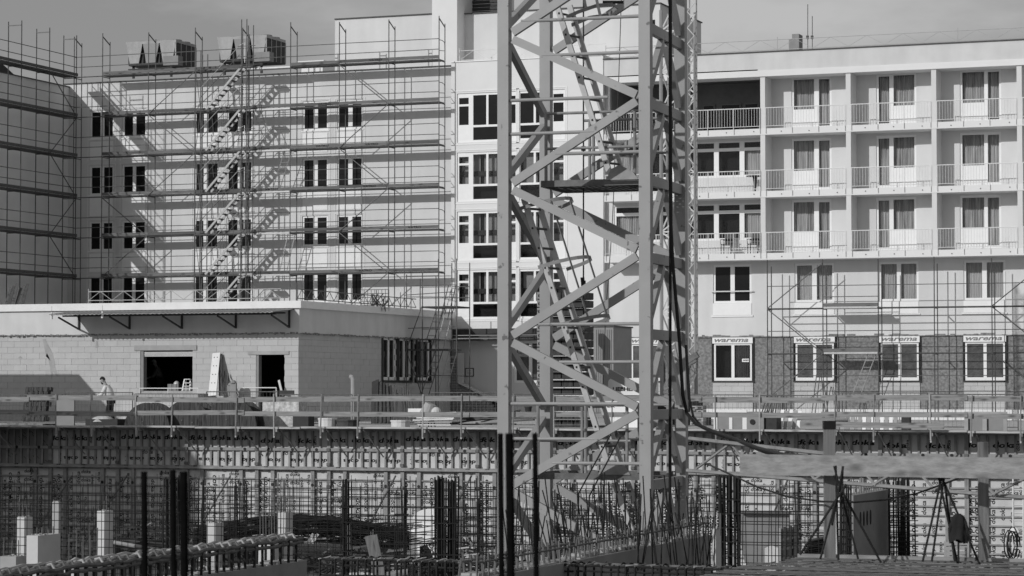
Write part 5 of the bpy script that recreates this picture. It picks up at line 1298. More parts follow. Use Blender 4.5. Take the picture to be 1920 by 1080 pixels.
# ropes and power cable
t = thing('hanging_rope', 'thin dark safety rope with catches hanging inside the crane mast', 'rope', C(1094, 540, 36.6))
q = MB().path([C(1094, y, 36.6) for y in (-20, 92, 300, 480, 590)], .011, 6); q.build('rope', BLACK, t); q = MB()
for py in (93, 278, 530): a = C(1094, py-4, 36.6); b = C(1094, py+5, 36.6); q.tube(a, b, .035, 8)
a = C(1092, 520, 36.6); b = C(1094, 545, 36.6); q.tube(a, b, .03, 8); q.build('catch', BLACK, t)
t = thing('plumb_line', 'very thin line hanging behind the crane mast', 'line', C(1140, 540, 45)); MB().path([C(1165, -5, 45), C(1160, 150, 45), C(1148, 420, 45), C(1135, 600, 45), C(1131, 720, 45)], .008, 5).build('line', BLACK, t)
t = thing('power_cable', 'thick black cable down the right of the crane mast, sweeping off to the right', 'cable', C(1260, 540, 36))
ps = [(1257, -20), (1257, 200), (1258, 420), (1262, 500), (1274, 640), (1280, 740), (1288, 775), (1305, 795), (1335, 808), (1375, 822), (1420, 840), (1470, 853), (1530, 858)]
pts = [C(x, y, 35.4-max(0, x-1288)*.03) for x, y in ps]; MB().path(pts, .025, 8).build('cable', BLACK, t)
MB().path([p+RT*.09+Vector((0, 0, -.05)) for p in pts[4:]], .02, 6).build('thin_cable', BLACK, t)
t = thing('power_cable', 'straight black cable hanging down the whole crane mast beside its right legs', 'cable', C(1256, 540, 35.6)); MB().path([C(1256, -20, 35.6), C(1257, 500, 35.6), C(1256, 1000, 35.6)], .021, 8).build('cable', BLACK, t)

# ================= second, slimmer lattice mast far behind
y2 = 91.0
def x2(px): return P(px, 400, y2).x
sm = thing('rear_crane', 'slender pale lattice mast of a smaller crane behind the big mast', 'crane mast', (x2(1262), y2, 0))
xa, xb = x2(1240), x2(1290); ya, yb_ = y2, y2+1.0; z1_ = P(1262, 68, y2).z
for x in (xa, xb):
    for y in (ya, yb_): rod('chord', sm, (x, y, .8), (x, y, 15.5), .07, CRANE, 6)
k = 0; z = 1.2
while z < 15.3:
    for y in (ya, yb_): rod('lattice_bar', sm, ((xa, xb)[k % 2], y, z), ((xb, xa)[k % 2], y, z+.75), .032, STEELL, 5)
    for x in (xa, xb): rod('lattice_bar', sm, (x, (ya, yb_)[k % 2], z), (x, (yb_, ya)[k % 2], z+.75), .032, STEELL, 5)
    if k % 2 == 0: rod('lattice_bar', sm, (xa, ya, z), (xb, ya, z), .03, STEELL, 5)
    z += .75; k += 1
hx0, hx1 = x2(1294), x2(1307); z0_ = P(1300, 690, y2).z; z1_ = P(1300, 85, y2).z; k = 0; z = z0_
for x in (hx0, hx1): rod('hoist_rail', sm, (x, ya-.3, z0_), (x, ya-.3, z1_), .04, CRANE, 6); rod('hoist_rail', sm, (x, ya, z0_), (x, ya, z1_+2.2), .03, CRANE, 5)
while z < z1_+1.8:
    rod('hoist_lattice', sm, ((hx0, hx1)[k % 2], ya-.3, z), ((hx1, hx0)[k % 2], ya-.3, z+.3), .016, STEELL, 4); z += .3; k += 1
MB().bar((hx0-.3, ya-.3, z0_+.1), (hx1+.1, ya-.3, z0_+.5), .2, .22).bar((hx0-.35, ya-.3, z0_-.1), (hx1+.05, ya-.3, z0_+.3), .16, .12).build('hoist_bracket', STEEL, sm)
MB().box((xa-.5, ya-.3, 0), (xb+.5, yb_+.3, .5)).box((xa-.2, ya-.2, .5), (xb+.2, yb_+.2, .9)).build('base_frame', DARKP, sm)
wx = P(1140, 720, 88).x; wx2 = P(1216, 720, 88).x
cw = thing('counterweight', 'white counterweight housing with black lettering beside the foot of the smaller crane', 'counterweight', (wx, 88, 0))
zt, zb_ = P(1170, 709.5, 88).z, P(1170, 741, 88).z; r = .16; q = MB(); pts = [(wx, 88, zb_), (wx2, 88, zb_), (wx2, 88, zt)]+[(wx+r-r*math.sin(a), 88, zt-r+r*math.cos(a)) for a in [math.pi/2*i/5 for i in range(6)]]
q.prism(pts, (0, 1.2, 0)).build('housing', WHITEP, cw); lettering('LIEBHERR', cw, (P(1149, 727, 87.98).x, 87.985, P(1149, 733, 88).z), .14, PRINT, 0, .035, sx=1.25)
MB().box((wx+.1, 88.1, 0), (wx2, 89.1, zb_)).build('housing_base', GREYP, cw); 
wx3 = P(1143, 750, 87).x; t = thing('ballast_box', 'pale box with large dark letters below the white counterweight', 'box', (wx3, 86.5, 0))
MB().box((wx3, 86.5, 0), (wx3+1.5, 87.3, P(1150, 752, 86.5).z)).build('box', PVC, t); lettering('EK', t, (wx3+.08, 86.49, P(1150, 764, 86.5).z), .13, PRINT, 0, .02, sx=1.4)
t = thing('box_pile', 'small pile of printed cardboard boxes against the base wall right of the crane', 'boxes', P(1304, 790, 86))
for i in range(5):
    for j in range(2): a = P(1294+12*j, 761+7.5*i, 86); block('carton', t, (a.x, 86, a.z-.13), (a.x+.24, 86.4, a.z), BOXG if (i+j) % 2 else CONC); block('carton_print', t, (a.x+.05, 85.99, a.z-.09), (a.x+.17, 85.999, a.z-.05), PRINT)

# ================= pit: concrete columns and wall ends
def col(px0, px1, px2, pyt, d, lab, z0=PITZ, mt=CONCL, name='concrete_column', bars=4, hb=.35, cat='column', grp=None):
    a = C(px0, pyt, d); y = a.y; b = P(px1, pyt, y); z = a.z
    # depth from the far right edge of the side face
    c_ = Q(px2, pyt, b.x); dy = max(.15, c_.y-y)
    t = thing(name, lab, cat, ((a.x+b.x)/2, y+dy/2, z0), grp)
    MB().box((a.x, y, z0), (b.x, y+dy, z)).build('concrete', mt, t)
    tr = MB(); random.seed(int(px0))
    for i in range(6): x = a.x+random.random()*(b.x-a.x-.05); yy = y+random.random()*(dy-.05); tr.box((x, yy, z), (x+.06, yy+.06, z+random.uniform(.005, .03)))
    tr.build('rough_top', CONC, t)
    for i in range(bars):
        x = a.x+(b.x-a.x)*(.15+.7*(i % 2)); yy = y+dy*(.1+.8*i/max(1, bars-1)); rod('starter_bar', t, (x, yy, z-.1), (x+random.uniform(-.02, .02), yy, z+hb*random.uniform(.5, 1.2)), .012, REBARL, 5)
    return t
col(32, 45.5, 61, 970, 62, 'tall narrow concrete column at the far left, pale front and grey side', hb=.5)
col(50, 71, 113, 1004, 56, 'lower broad wall end in front of the far left column', name='concrete_wall_end', cat='wall', bars=7, hb=.15)
col(0, 30, 49, 1043, 57, 'low concrete wall at the lower left corner', name='concrete_wall_end', cat='wall', mt=CONC, bars=3)
col(98, 110, 111, 941, 66, 'thin concrete column between the two left columns', mt=CONC, bars=0)
col(182, 195.5, 212, 958, 62, 'tall pale concrete column with three rods on top, left of the dark rods')
col(120, 147, 197, 1063, 54, 'knee-high concrete wall end with starter bars in front of the tall pale column', name='concrete_wall_end', cat='wall', bars=7, hb=.8)
col(388, 403.5, 419, 981, 60, 'short pale concrete column in the middle left of the pit', bars=5, hb=.12)
col(521, 535.5, 549, 961, 60, 'pale concrete column topped with many rods left of the dark mat pile', bars=8, hb=.7)
col(481, 508, 536, 1015, 57, 'low pale wall with a comb of starter bars in front of the rod-topped column', name='concrete_wall_end', cat='wall', bars=9, hb=1.0)
col(643, 702, 712, 1074, 52, 'pale wall top with starter bars at the bottom centre left', name='concrete_wall_end', cat='wall', bars=10, hb=.85)
# tall slab wall on the right with four slots
a = C(1600, 929, 56); b = Q(1668, 915, a.x); t = thing('slotted_wall', 'tall grey concrete wall with four upright slots in the right part of the pit', 'wall', (a.x, a.y, PITZ))
y0, y1 = a.y, b.y
MB().box((a.x-.35, y0-.0, PITZ), (a.x, y1, a.z)).build('concrete', CONCD, t); MB().box((a.x-.36, y0-.3, PITZ), (a.x-.2, y0-.01, a.z-.02)).build('form_edge', CONCL, t)
for i in range(4):
    p = Q(1613+6.3*i, 975, a.x); q = MB(); z = Q(1613+6.3*i, 974-1.5*i, a.x).z
    pts = [(a.x+.004, p.y+.05*math.cos(k*math.pi/5)*1.3, z+.17*math.sin(k*math.pi/5)) for k in range(10)]; q.prism(pts, (.01, 0, 0)).build('slot', BLACK, t)
for i in range(16): yy = y0+(y1-y0)*i/15; rod('starter_bar', t, (a.x-.1, yy, a.z-.1), (a.x-.1, yy, a.z+random.uniform(.15, .4)), .012, REBARL, 5)
# wall running into depth with starter comb (right of the mast)
def depth_wall(x, ya, yb, z, lab, mt=CONCD, th=.3):
    t = thing('pit_wall', lab, 'wall', (x, ya, PITZ)); MB().box((x-th, ya, PITZ), (x, yb, z)).build('concrete', mt, t)
    tr = MB(); y = ya
    while y < yb-.1: w = random.uniform(.08, .3); tr.box((x-th+.02, y, z), (x-random.uniform(.0, .1), min(y+w, yb), z+random.uniform(.005, .045))); y += w
    tr.build('rough_top', CONC, t); return t
a = C(1333, 1003, 34); t = depth_wall(a.x, a.y-8.5, a.y, a.z, 'grey concrete wall running away to the right of the mast foot with a comb of starter bars')
y = a.y-8.4; i = 0
while y < a.y:
    for dx in (-.05, -.25): rod('starter_bar', t, (a.x+dx, y, a.z), (a.x+dx+random.uniform(-.03, .03), y+random.uniform(-.03, .03), a.z+random.uniform(.18, .26)), .012, REBARL, 5)
    y += .17
for dx in (-.05, -.25): rod('lacing_bar', t, (a.x+dx, a.y-8.4, a.z+.16), (a.x+dx, a.y, a.z+.16), .012, REBARL, 5)
col(1336, 1342, 1352, 992, 34.6, 'narrow concrete wall end right of the starter comb', name='concrete_wall_end', cat='wall', bars=2)
# left wall running into depth with knotted stirrups
t = depth_wall(-16.35, 20, 34.8, -1.2, 'grey concrete wall at the bottom left with knotted stirrup cage on top')
random.seed(77)
def rope_bar(t, p, q_, r, nm='tied_bar', mt=REBARL):
    pts = []; n = int((Vector(q_)-Vector(p)).length/.12)+2
    for i in range(n+1): v = Vector(p).lerp(Vector(q_), i/n); pts.append(v+Vector((random.uniform(-1, 1)*r*.6, 0, random.uniform(-1, 1)*r*.6)))
    MB().path(pts, r, 6).build(nm, mt, t)
BARB = REBARL
for k, (dx, dz) in enumerate(((-.03, .33), (-.16, .36), (-.28, .33), (-.03, .27), (-.22, .39))): rope_bar(t, (-16.35+dx, 20, -1.2+dz), (-16.35+dx, 34.7, -1.2+dz), .028, mt=CONC if k in (1, 4) else BARB)
y = 24.0
while y < 34.7:
    for dx in (-.03, -.27): rod('stirrup', t, (-16.35+dx, y, -1.35), (-16.35+dx, y+random.uniform(-.02, .02), -.87), .02, REBAR, 6)
    MB().path([(-16.38, y, -.88), (-16.45, y+.03, -.8), (-16.6, y+.05, -.84)], .018, 6).build('hook', CONC if random.random() < .3 else REBARL, t)
    y += random.uniform(.2, .3)
# beam cage along the bottom of the picture
yc = 27.0; zc_ = P(1100, 1061, yc).z; t = thing('beam_cage', 'reinforcement cage of a beam lying across the bottom centre of the picture', 'rebar cage', (P(1100, 1060, yc).x, yc, zc_))
x0, x1 = P(600, 1060, yc).x, P(1425, 1060, yc).x
for dy in (0, .16, .3): rope_bar(t, (x0, yc+dy, zc_), (x1, yc+dy, zc_), .016, mt=REBARL if dy else REBAR); 
for dz in (-.18, -.06): rope_bar(t, (x0, yc, zc_+dz), (x1, yc, zc_+dz), .013, mt=REBAR)
x = x0
while x < x1:
    w = random.uniform(-.01, .01); MB().path([(x, yc-.02, zc_-.5), (x+w, yc-.02, zc_+.0), (x+w+.02, yc+.1, zc_+.035), (x+w, yc+.32, zc_+.0), (x, yc+.32, zc_-.5)], .0125, 6).build('stirrup', REBAR, t)
    if random.random() < .6: rope_bar(t, (x, yc-.03, zc_+random.uniform(0, .02)), (x+random.uniform(.05, .12), yc+.1, zc_+random.uniform(.01, .04)), .010, 'tied_bar', random.choice((CONC, REBARL, REBARL)))
    x += .098*random.choice((1, 1, 2))
t = depth_wall(P(985, 1075, 30).x, 28, 31, P(1000, 1068, 30).z, 'low grey wall top behind the beam cage at the bottom centre') if 0 else None

# ================= reinforcement standing in the pit
def mat_grid(px0, px1, pyt, pyb, y, sx, sz, lab, r=.007, ragged=.25, mt=REBAR, double=0, name='rebar_mat'):
    x0, x1 = P(px0, 1000, y).x, P(px1, 1000, y).x; zt = P((px0+px1)/2, pyt, y).z; zb = P(px0, pyb, y).z
    t = thing(name, lab, 'rebar mat', (x0, y, zb)); q = MB(); x = x0
    while x < x1:
        zz = zt+random.uniform(-ragged, ragged*.4); q.tube((x, y, zb), (x+random.uniform(-.03, .03), y+random.uniform(-.03, .03), zz), r, 4)
        if double and random.random() < .5: q.tube((x+.03, y+double, zb), (x+.03+random.uniform(-.04, .04), y+double, zz-.1), r, 4)
        x += sx*random.uniform(.85, 1.15)
    q.build('upright_bar', mt, t); q = MB(); z = zb
    while z < zt-.1:
        q.tube((x0, y-.012, z), (x1, y-.012, z+random.uniform(-.01, .01)), r, 4)
        if double and random.random() < .4: q.tube((x0, y+double, z+.04), (x1, y+double, z+.05), r, 4)
        z += sz
    q.build('level_bar', mt, t); return t
random.seed(41)
mat_grid(-10, 330, 905, 1085, 50, .165, .19, 'upright rebar mat across the left foreground of the pit', .008)
mat_grid(-10, 110, 900, 1085, 58, .11, .16, 'denser rebar mat behind the columns at the far left', .009)
mat_grid(60, 470, 893, 1000, 66, .13, .24, 'rebar mat against the formwork in the left half', .007)
mat_grid(340, 640, 905, 1085, 52, .16, .2, 'upright rebar mat left of centre in front of the dark mat pile', .008)
mat_grid(440, 700, 893, 1010, 70, .16, .25, 'rebar mat before the formwork behind the dark mat pile', .008, double=.2)
mat_grid(640, 952, 898, 1085, 54, .17, .21, 'upright rebar mat in front of the portable toilet', .009, double=.2)
mat_grid(860, 1240, 900, 1085, 64, .17, .24, 'rebar mat behind the foot of the crane mast', .009, double=.25)
mat_grid(1290, 1345, 893, 1000, 66, .12, .2, 'narrow rebar mat right of the crane mast', .009)
mat_grid(1385, 1560, 905, 1060, 48, .145, .2, 'upright rebar mat left of the timber post', .008, double=.15)
mat_grid(1480, 1620, 900, 1010, 68, .17, .25, 'rebar mat before the formwork left of the slotted wall', .008)
def bundle(px0, px1, pyt, pyb, d, n, lab, r=.012, dep=.5, name='rebar_column', mt=REBAR, cat='rebar cage', ties=5):
    a = C(px0, pyb, d); b = C(px1, pyb, d); zt = C((px0+px1)/2, pyt, d).z; t = thing(name, lab, cat, (a.x, a.y, a.z)); v = b-a; v.z = 0
    q = MB()
    for i in range(n): p = a+v*random.random()+FH*random.uniform(0, dep); p.z = a.z-.3; q.tube(p, (p.x+random.uniform(-.03, .03), p.y, zt-random.uniform(0, .12)), r, 5)
    q.build('upright_bar', mt, t)
    for k in range(ties): z = a.z+(zt-a.z)*(.1+.75*k/ties); MB().bar(Vector((a.x, a.y, z)), Vector((b.x, b.y, z)), .02, .02).bar(Vector((a.x, a.y, z))+FH*dep, Vector((b.x, b.y, z))+FH*dep, .02, .02).build('tie', mt, t)
    return t
bundle(811, 859, 893, 1090, 48, 34, 'dense tall bundle of dark bars right of the portable toilet', .016); bundle(303, 374, 893, 1045, 52, 24, 'tall dark bar bundle left of centre before the formwork', .016, 1.0); bundle(1350, 1389, 885, 1060, 50, 26, 'dense tall bar bundle left of the timber beam end', .02, .6)
bundle(638, 662, 897, 1080, 50, 9, 'thin tall bar bundle in the centre left of the pit', .016, .4); bundle(1668, 1722, 895, 1050, 58, 30, 'leaning mass of bars behind the slotted wall', .016, 1.5, ties=12)
bundle(1575, 1600, 905, 1050, 54, 14, 'row of bars left of the slotted wall', .012, .4, ties=8)
bundle(868, 905, 935, 1010, 56, 8, 'short upright bars left of the mast foot', .014, .5, ties=2)
# thicket of starter bars round the mast foot
t = thing('starter_thicket', 'thicket of leaning starter bars around the foot of the crane mast', 'rebar', C(1130, 1060, 42)); random.seed(3)
for i in range(120):
    px = 955+random.random()**.9*385; d = random.uniform(30, 36); a = C(px, 1070, d); b = C(px+random.gauss(0, 16)-6, random.uniform(885, 990), d+random.uniform(-.3, .3)); rod('starter_bar', t, a, b, .0085, REBAR, 5)
for (a, b, c_, d_) in ((1145, 815, 1085, 925), (1163, 820, 1105, 930)): rod('starter_bar', t, C(a, b, 33), C(c_, d_, 33), .011, REBAR, 5); rod('starter_bar', t, C(c_, d_, 33), C(c_-6, 1060, 33), .011, REBAR, 5)
random.seed(53)
mat_grid(560, 960, 930, 1085, 46, .19, .24, 'loose rebar mat in front of the split timber and the toilet', .007, ragged=.5)
mat_grid(1000, 1340, 925, 1050, 58, .15, .22, 'rebar mat behind the starter bars around the mast foot', .008, double=.3)
mat_grid(150, 420, 935, 1085, 60, .13, .3, 'rebar mat behind the tall pale column in the left of the pit', .008, double=.3, ragged=.5)
bundle(425, 470, 905, 1050, 58, 12, 'thin bars standing in front of the mat pile left of the rod-topped column', .011, .6, ties=4)
bundle(738, 765, 915, 1085, 55, 10, 'thin bars standing left of the portable toilet', .011, .4, ties=5)
bundle(1040, 1075, 905, 1050, 50, 10, 'thin bars standing inside the mast foot, left part', .010, .6, ties=3)
bundle(1180, 1215, 915, 1050, 47, 8, 'thin bars standing behind the right front mast leg', .010, .6, ties=3)
t = thing('steel_heap', 'tangled heap of sections and ties under the mat pile, left of the split timber', 'steel heap', C(660, 1060, 58))
for i in range(60): a = C(random.uniform(600, 760), 1075-random.random()**1.4*45, random.uniform(55, 60)); MB().bar(a, a+Vector((random.uniform(-.8, .9), random.uniform(-.3, .3), random.uniform(-.15, .15))), .05, .035).build('steel_section', random.choice((DARKP, STEELD, REBAR, REBARL)), t)
t = thing('steel_heap', 'low tangle of cut bars and ties left of the mast foot behind the bar bundle', 'steel heap', C(900, 1050, 58))
for i in range(45): a = C(random.uniform(862, 935), 1070-random.random()**1.4*50, random.uniform(55, 60)); MB().bar(a, a+Vector((random.uniform(-.7, .7), random.uniform(-.3, .3), random.uniform(-.2, .2))), .04, .03).build('steel_section', random.choice((DARKP, STEELD, REBAR, REBARL, CONC)), t)
# nearest dark bars, out of focus
for i, (px, w, pyt, d, lab) in enumerate(((270, 11, 885, 9.5, 'thick dark out of focus bar standing near the camera at the left'), (324, 10, 882, 9.8, 'thick dark out of focus bar, left of a close pair'), (344, 14, 885, 9.3, 'thickest dark out of focus bar, right of a close pair'), (938, 10, 813, 9.6, 'dark out of focus bar overlapping the left edge of the left mast leg'), (955, 15, 813, 9.0, 'broad dark out of focus bar crossing the left mast leg'), (1003, 9.5, 813, 9.8, 'dark out of focus bar right of the left mast leg'))):
    a = C(px+(2 if i < 3 else 3), 1120, d); b = C(px, pyt, d); t = thing('near_bar', lab, 'rebar', a)
    r = w/2*d/4800; n = 60; vs = MB(); pts = [a.lerp(b, k/n) for k in range(n+1)]
    vs.path(pts, r, 8); vs.build('bar', NEARB, t); q = MB()
    for k in range(0, n*2): p = a.lerp(b, (k+.5)/(2*n)); q.tube(p+UPZ*(-.0035), p+UPZ*.0035, r*1.13, 8)
    q.build('rib', NEARB, t)

# ================= dark arching pile of mats, pipes, toilet and other pit things
t = thing('mat_pile', 'broad dark pile of arched reinforcement mats in the centre left of the pit', 'rebar mats', C(560, 1050, 64)); random.seed(8)
def arch(px, pya, d): return C(px, pya, d)
q = MB()
for k in range(90):
    d = 61+random.random()*5; h = random.random(); pts = []
    for i in range(15):
        px = 362+(768-362)*i/14; base = 1055; top = 1010-42*math.sin(math.pi*(.12+.8*i/14)); py = top+(base-top)*(h**1.6)*.55+3*math.sin(i*.9+k); pts.append(C(px, py, d))
    q.path(pts, .013, 3)
q.build('long_bar', REBAR, t); q = MB()
for k in range(150):
    px = random.uniform(370, 760); top = 1010-40*math.sin(math.pi*(.12+.8*(px-362)/406)); d = random.uniform(61, 63); a = C(px, top+random.uniform(2, 40), d); q.tube(a, a+Vector((random.uniform(-.6, .6), 2.5, random.uniform(-.1, .1))), .012, 3)
q.build('cross_bar', REBAR, t)
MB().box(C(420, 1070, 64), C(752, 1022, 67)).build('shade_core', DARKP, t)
t = thing('pipe_stack', 'stack of pale pipes with open round ends behind the mast foot', 'pipes', C(1240, 1000, 68)); q = MB(); q2 = MB(); a0 = C(1128, 1010, 68)
for j in range(9):
    for i in range(24 if j < 5 else 16):
        x = a0.x+.14*i+(.07 if j % 2 else 0); z = a0.z+.122*j; q.tube((x, a0.y, z), (x, a0.y+1.5, z), .062, 10); q2.disc((x, a0.y-.004, z), .032, 8, h=.006)
q.build('pipe', WHITEP, t, kind='stuff'); q2.build('pipe_bore', BLACK, t, kind='stuff')
q = MB(); q2 = MB(); a1 = C(1296, 1000, 66); t = thing('pipe_stack', 'low stack of pale pipe ends right of the mast foot', 'pipes', a1)
for j in range(5):
    for i in range(13): x = a1.x+.13*i+(.06 if j % 2 else 0); z = a1.z+.11*j; q.tube((x, a1.y, z), (x, a1.y+1.5, z), .055, 10); q2.disc((x, a1.y-.004, z), .03, 8, h=.006)
q.build('pipe', CONCL, t, kind='stuff'); q2.build('pipe_bore', BLACK, t, kind='stuff')
# portable toilet
yt = 63.0; a = P(778, 1000, yt); b = P(838, 1000, yt); zt = P(800, 975, yt).z; t = thing('portable_toilet', 'white portable toilet cabin with arched roof behind the bar bundles', 'toilet', (a.x, yt, PITZ)); W = b.x-a.x
MB().box((a.x, yt, PITZ+.05), (b.x, yt+1.15, zt)).build('cabin', WHITEP, t)
pts = [(a.x+W/2-(W/2+.05)*math.cos(math.pi*k/12), yt-.06, zt+.30*math.sin(math.pi*k/12)) for k in range(13)]; MB().prism(pts, (0, 1.26, 0)).build('roof', WHITEP, t)
MB().box((a.x+.12, yt-.03, PITZ+.2), (b.x-.1, yt-.001, zt-.12)).build('door', PVC, t); MB().box((a.x-.36, yt+.1, PITZ), (a.x-.002, yt+1.1, zt-.38)).build('side_duct', GREYP, t)
MB().dome((a.x-.15, yt+.5, zt-.4), .2, 10, 4).tube((a.x-.15, yt+.5, zt-.4), (a.x-.15, yt+.5, zt+.12), .12, 10, .05).build('vent', WHITEP, t)
for k, py in enumerate((1029, 1041)): p = P(796, py-1, yt-.04); lettering('TOI', t, (p.x, yt-.036, p.z), .135, PRINT, 0, .02, sx=1.05)
q = MB().prism([P(786, 1085, 60), P(811, 1085, 60), P(800, 1035, 60), P(793, 1024, 60), P(787, 1024, 60)], (0, .3, 0)); t = thing('dark_tarpaulin', 'dark pointed tarpaulin heap in front of the portable toilet', 'tarpaulin', P(795, 1085, 60)); q.build('tarpaulin', DARKP, t)
t = thing('wooden_post', 'rough split timber leaning in the bottom centre left', 'timber', C(710, 1080, 47)); MB().bar(C(712, 1085, 47), C(692, 1005, 47), .16, .14, FH).build('timber', TIMBERV, t); MB().bar(C(720, 1085, 46.9), C(703, 1003, 46.9), .08, .1, FH).build('split_piece', TIMBERV, t)
t = thing('timber_offcut', 'short timber offcut lying at the bottom centre', 'timber', C(740, 1080, 46)); MB().bar(C(725, 1078, 46), C(765, 1072, 46), .12, .1).build('timber', TIMBER, t)
t = thing('paired_battens', 'two pale short battens sticking out of the dark mat pile', 'battens', C(588, 1010, 58)); 
for k in (0, 8): MB().bar(C(577+k, 1018, 58), C(588+k, 1001, 58), .07, .04, FH).build('batten', CONCL, t)
t = thing('plank_pile', 'heap of dark steel sections with a few pale plates at the left of the pit', 'steel heap', C(250, 1050, 66)); random.seed(14)
for i in range(70): a = C(random.uniform(212, 470), 1060-random.random()**1.5*80, random.uniform(62, 70)); MB().bar(a, a+Vector((random.uniform(-1, 1.4), random.uniform(-.4, .4), random.uniform(-.12, .12))), .06, .04).build('steel_section', random.choice((DARKP, DARKP, REBAR, STEELD, CONC)), t)
MB().box(C(215, 1060, 70), C(300, 1010, 73)).build('dark_crate', DARKP, t)
t = thing('long_tube', 'pale round tube slanting over the steel heap at the left', 'tube', C(260, 1020, 63)); MB().tube(C(213, 1017, 63), C(312, 1034, 63), .05, 8).build('tube', CONC, t)
t = thing('mixing_trough', 'grey tall tank with stained front left of the timber post', 'tank', C(1425, 1040, 58)); a = C(1393, 960, 58); b = C(1455, 960, 58)
pts = [C(1393, 962, 58), C(1480, 962, 58), C(1480, 985, 58), C(1450, 1060, 58), C(1405, 1060, 58), C(1393, 1000, 58)]; MB().prism(pts, FH*1.2).build('tank', GREYP, t); MB().bar(C(1390, 961, 57.9), C(1484, 961, 57.9), .08, .06).build('rim', STEEL, t)
MB().prism([C(1437, 1060, 57.5), C(1462, 1060, 57.5), C(1462, 1028, 57.5), C(1450, 1024, 57.5), C(1437, 1030, 57.5)], FH*.4).build('paper_bag', WHITEP, t)
t = thing('panel_rack', 'dark upright formwork rack between the tank and the timber post', 'rack', C(1478, 1040, 56)); 
for k in range(4): MB().bar(C(1462+10*k, 1060, 56), C(1462+10*k, 990-2*k, 56), .06, .06).build('upright', (CONC if k == 0 else DARKP), t)
for k in range(4): MB().bar(C(1462, 995+18*k, 56), C(1498, 988+18*k, 56), .05, .05).build('cross_bar', STEELD, t)
MB().prism([C(1464, 1060, 56.3), C(1497, 1060, 56.3), C(1497, 988, 56.3), C(1464, 996, 56.3)], FH*.3).build('panel', DARKP, t)
t = thing('sheet_stack', 'stack of dark sheets just left of the foot of the timber post', 'sheets', C(1520, 1040, 60))
for k in range(9): MB().bar(C(1503+k*2, 1046-5*k*.8, 60), C(1560, 1040-5.5*k*.8, 60), .5, .03).build('sheet', DARKP if k % 2 else STEELD, t)
t = thing('pale_crate', 'pale slatted crate in front of the formwork under the hanging jacket', 'crate', C(1795, 1040, 62))
for k in range(5): MB().bar(C(1770, 1020+9*k, 62), C(1813, 1018+9*k, 62), .03, .09).build('slat', CONC, t)
for px in (1772, 1790, 1811): MB().bar(C(px, 1062, 62.1), C(px, 1014, 62.1), .05, .04).build('slat_post', CONC, t)
t = thing('white_ladder', 'white ladder standing at the right edge of the picture', 'ladder', C(1910, 1050, 55)); ladder(t, C(1909, 1062, 55), C(1909, 890, 55), .22, STEELL, n=12, side=RT)
t = thing('coiled_hose', 'dark coiled hoses with a white wrap at the right edge', 'hose', C(1900, 1020, 50)); random.seed(6)
for k in range(5): c0 = C(1896+random.uniform(-4, 10), 1018+random.uniform(-8, 8), 50); MB().path([c0+RT*.1*math.cos(a*.6)+UPZ*.28*math.sin(a*.6) for a in range(11)], .014, 5).build('hose', BLACK, t)
MB().dome(C(1903, 1003, 50.3), .13, 10, 4, 1.2).build('wrap', WHITEP, t)

# ================= lattice handrail girder, cables
t = thing('lattice_girder', 'slightly sloping tube girder crossing the right half behind the timber beam', 'girder', C(1500, 880, 33))
A1, B1, A2, B2 = C(1292, 822, 33), C(1560, 853, 31.5), C(1288, 882, 33), C(1925, 933, 30); rod('chord', t, A1, C(1925, 893, 29.5), .025, TUBEG); rod('chord', t, A2, B2, .025, TUBEG)
for i in range(6):
    u0 = 1300+112*i; f = lambda px, top: C(px, (822+(px-1292)*.112) if top else (882+(px-1288)*.080), 33-(px-1290)*.0050)
    rod('girder_brace', t, f(u0+70, 1), f(u0, 0), .018, TUBEG); rod('girder_brace', t, f(u0+70, 1), f(u0+118, 0), .018, TUBEG)
t = thing('sagging_cable', 'thin black cable sagging from the mast across the timber post', 'cable', C(1560, 930, 21.5)); pts = []
for i in range(25): f = i/24; pts.append(C(1290+560*f, 838+40*f*1.2+112*math.sin(math.pi*min(1, f*1.0))**1.0*(1 if f < .55 else 1), 30-9*f))
MB().path([C(1322, 868, 26), C(1360, 885, 25), C(1420, 913, 24), C(1480, 932, 23.2), C(1540, 940, 22.6), C(1600, 942, 22.5), C(1660, 937, 22.5), C(1720, 925, 22.5), C(1800, 896, 22.5)], .009, 6).build('cable', BLACK, t)

# ================= timber guardrail and slab at the right
D0 = 22.5
tg = thing('timber_guardrail', 'heavy rough timber beam nailed to square posts across the lower right', 'guardrail', C(1650, 1045, D0))
A = C(1391, 870, D0+.6); B = C(1960, 879, D0-1.2); MB().bar(A, B, .07, .178).build('beam', TIMBER, tg)
def vpost(px0, px1, pyt, pyb, d, mt, nm='post', blacktop=False):
    a = C((px0+px1)/2, pyb, d); b = C((px0+px1)/2, pyt, d); w = (px1-px0)*d/4800; MB().bar(a, (a.x, a.y, b.z), w, w*1.1, FH).build(nm, mt, tg)
    if blacktop: c0 = Vector((a.x, a.y, b.z)); MB().bar(c0-UPZ*.07, c0+UPZ*.004, w+.012, w*1.1+.012, FH).build('post_cap', BLACK, tg)
vpost(1546, 1566, 790, 1050, D0+.25, TIMBERV, blacktop=True); vpost(1836, 1853, 829, 1050, D0-.2, TIMBERV)
sl = thing('slab_edge', 'concrete slab edge with a timber border and rebar mats at the lower right', 'slab', C(1700, 1060, 21.5))
zs = C(1560, 1046, 22.3).z; A = C(1498, 1046, 22.9); xr = 4.0
MB().box((A.x, 12, zs-.35), (xr, A.y-.06, zs-.12)).build('slab', SOIL, sl); MB().box((A.x, A.y-.055, zs-.36), (xr, A.y, zs)).build('border_board', TIMBER, sl)
lx = C(1395, 1062, 21.8).x
MB().box((lx, 12, zs-.36), (A.x-.01, A.y-.5, zs-.13)).build('slab', SOIL, sl)
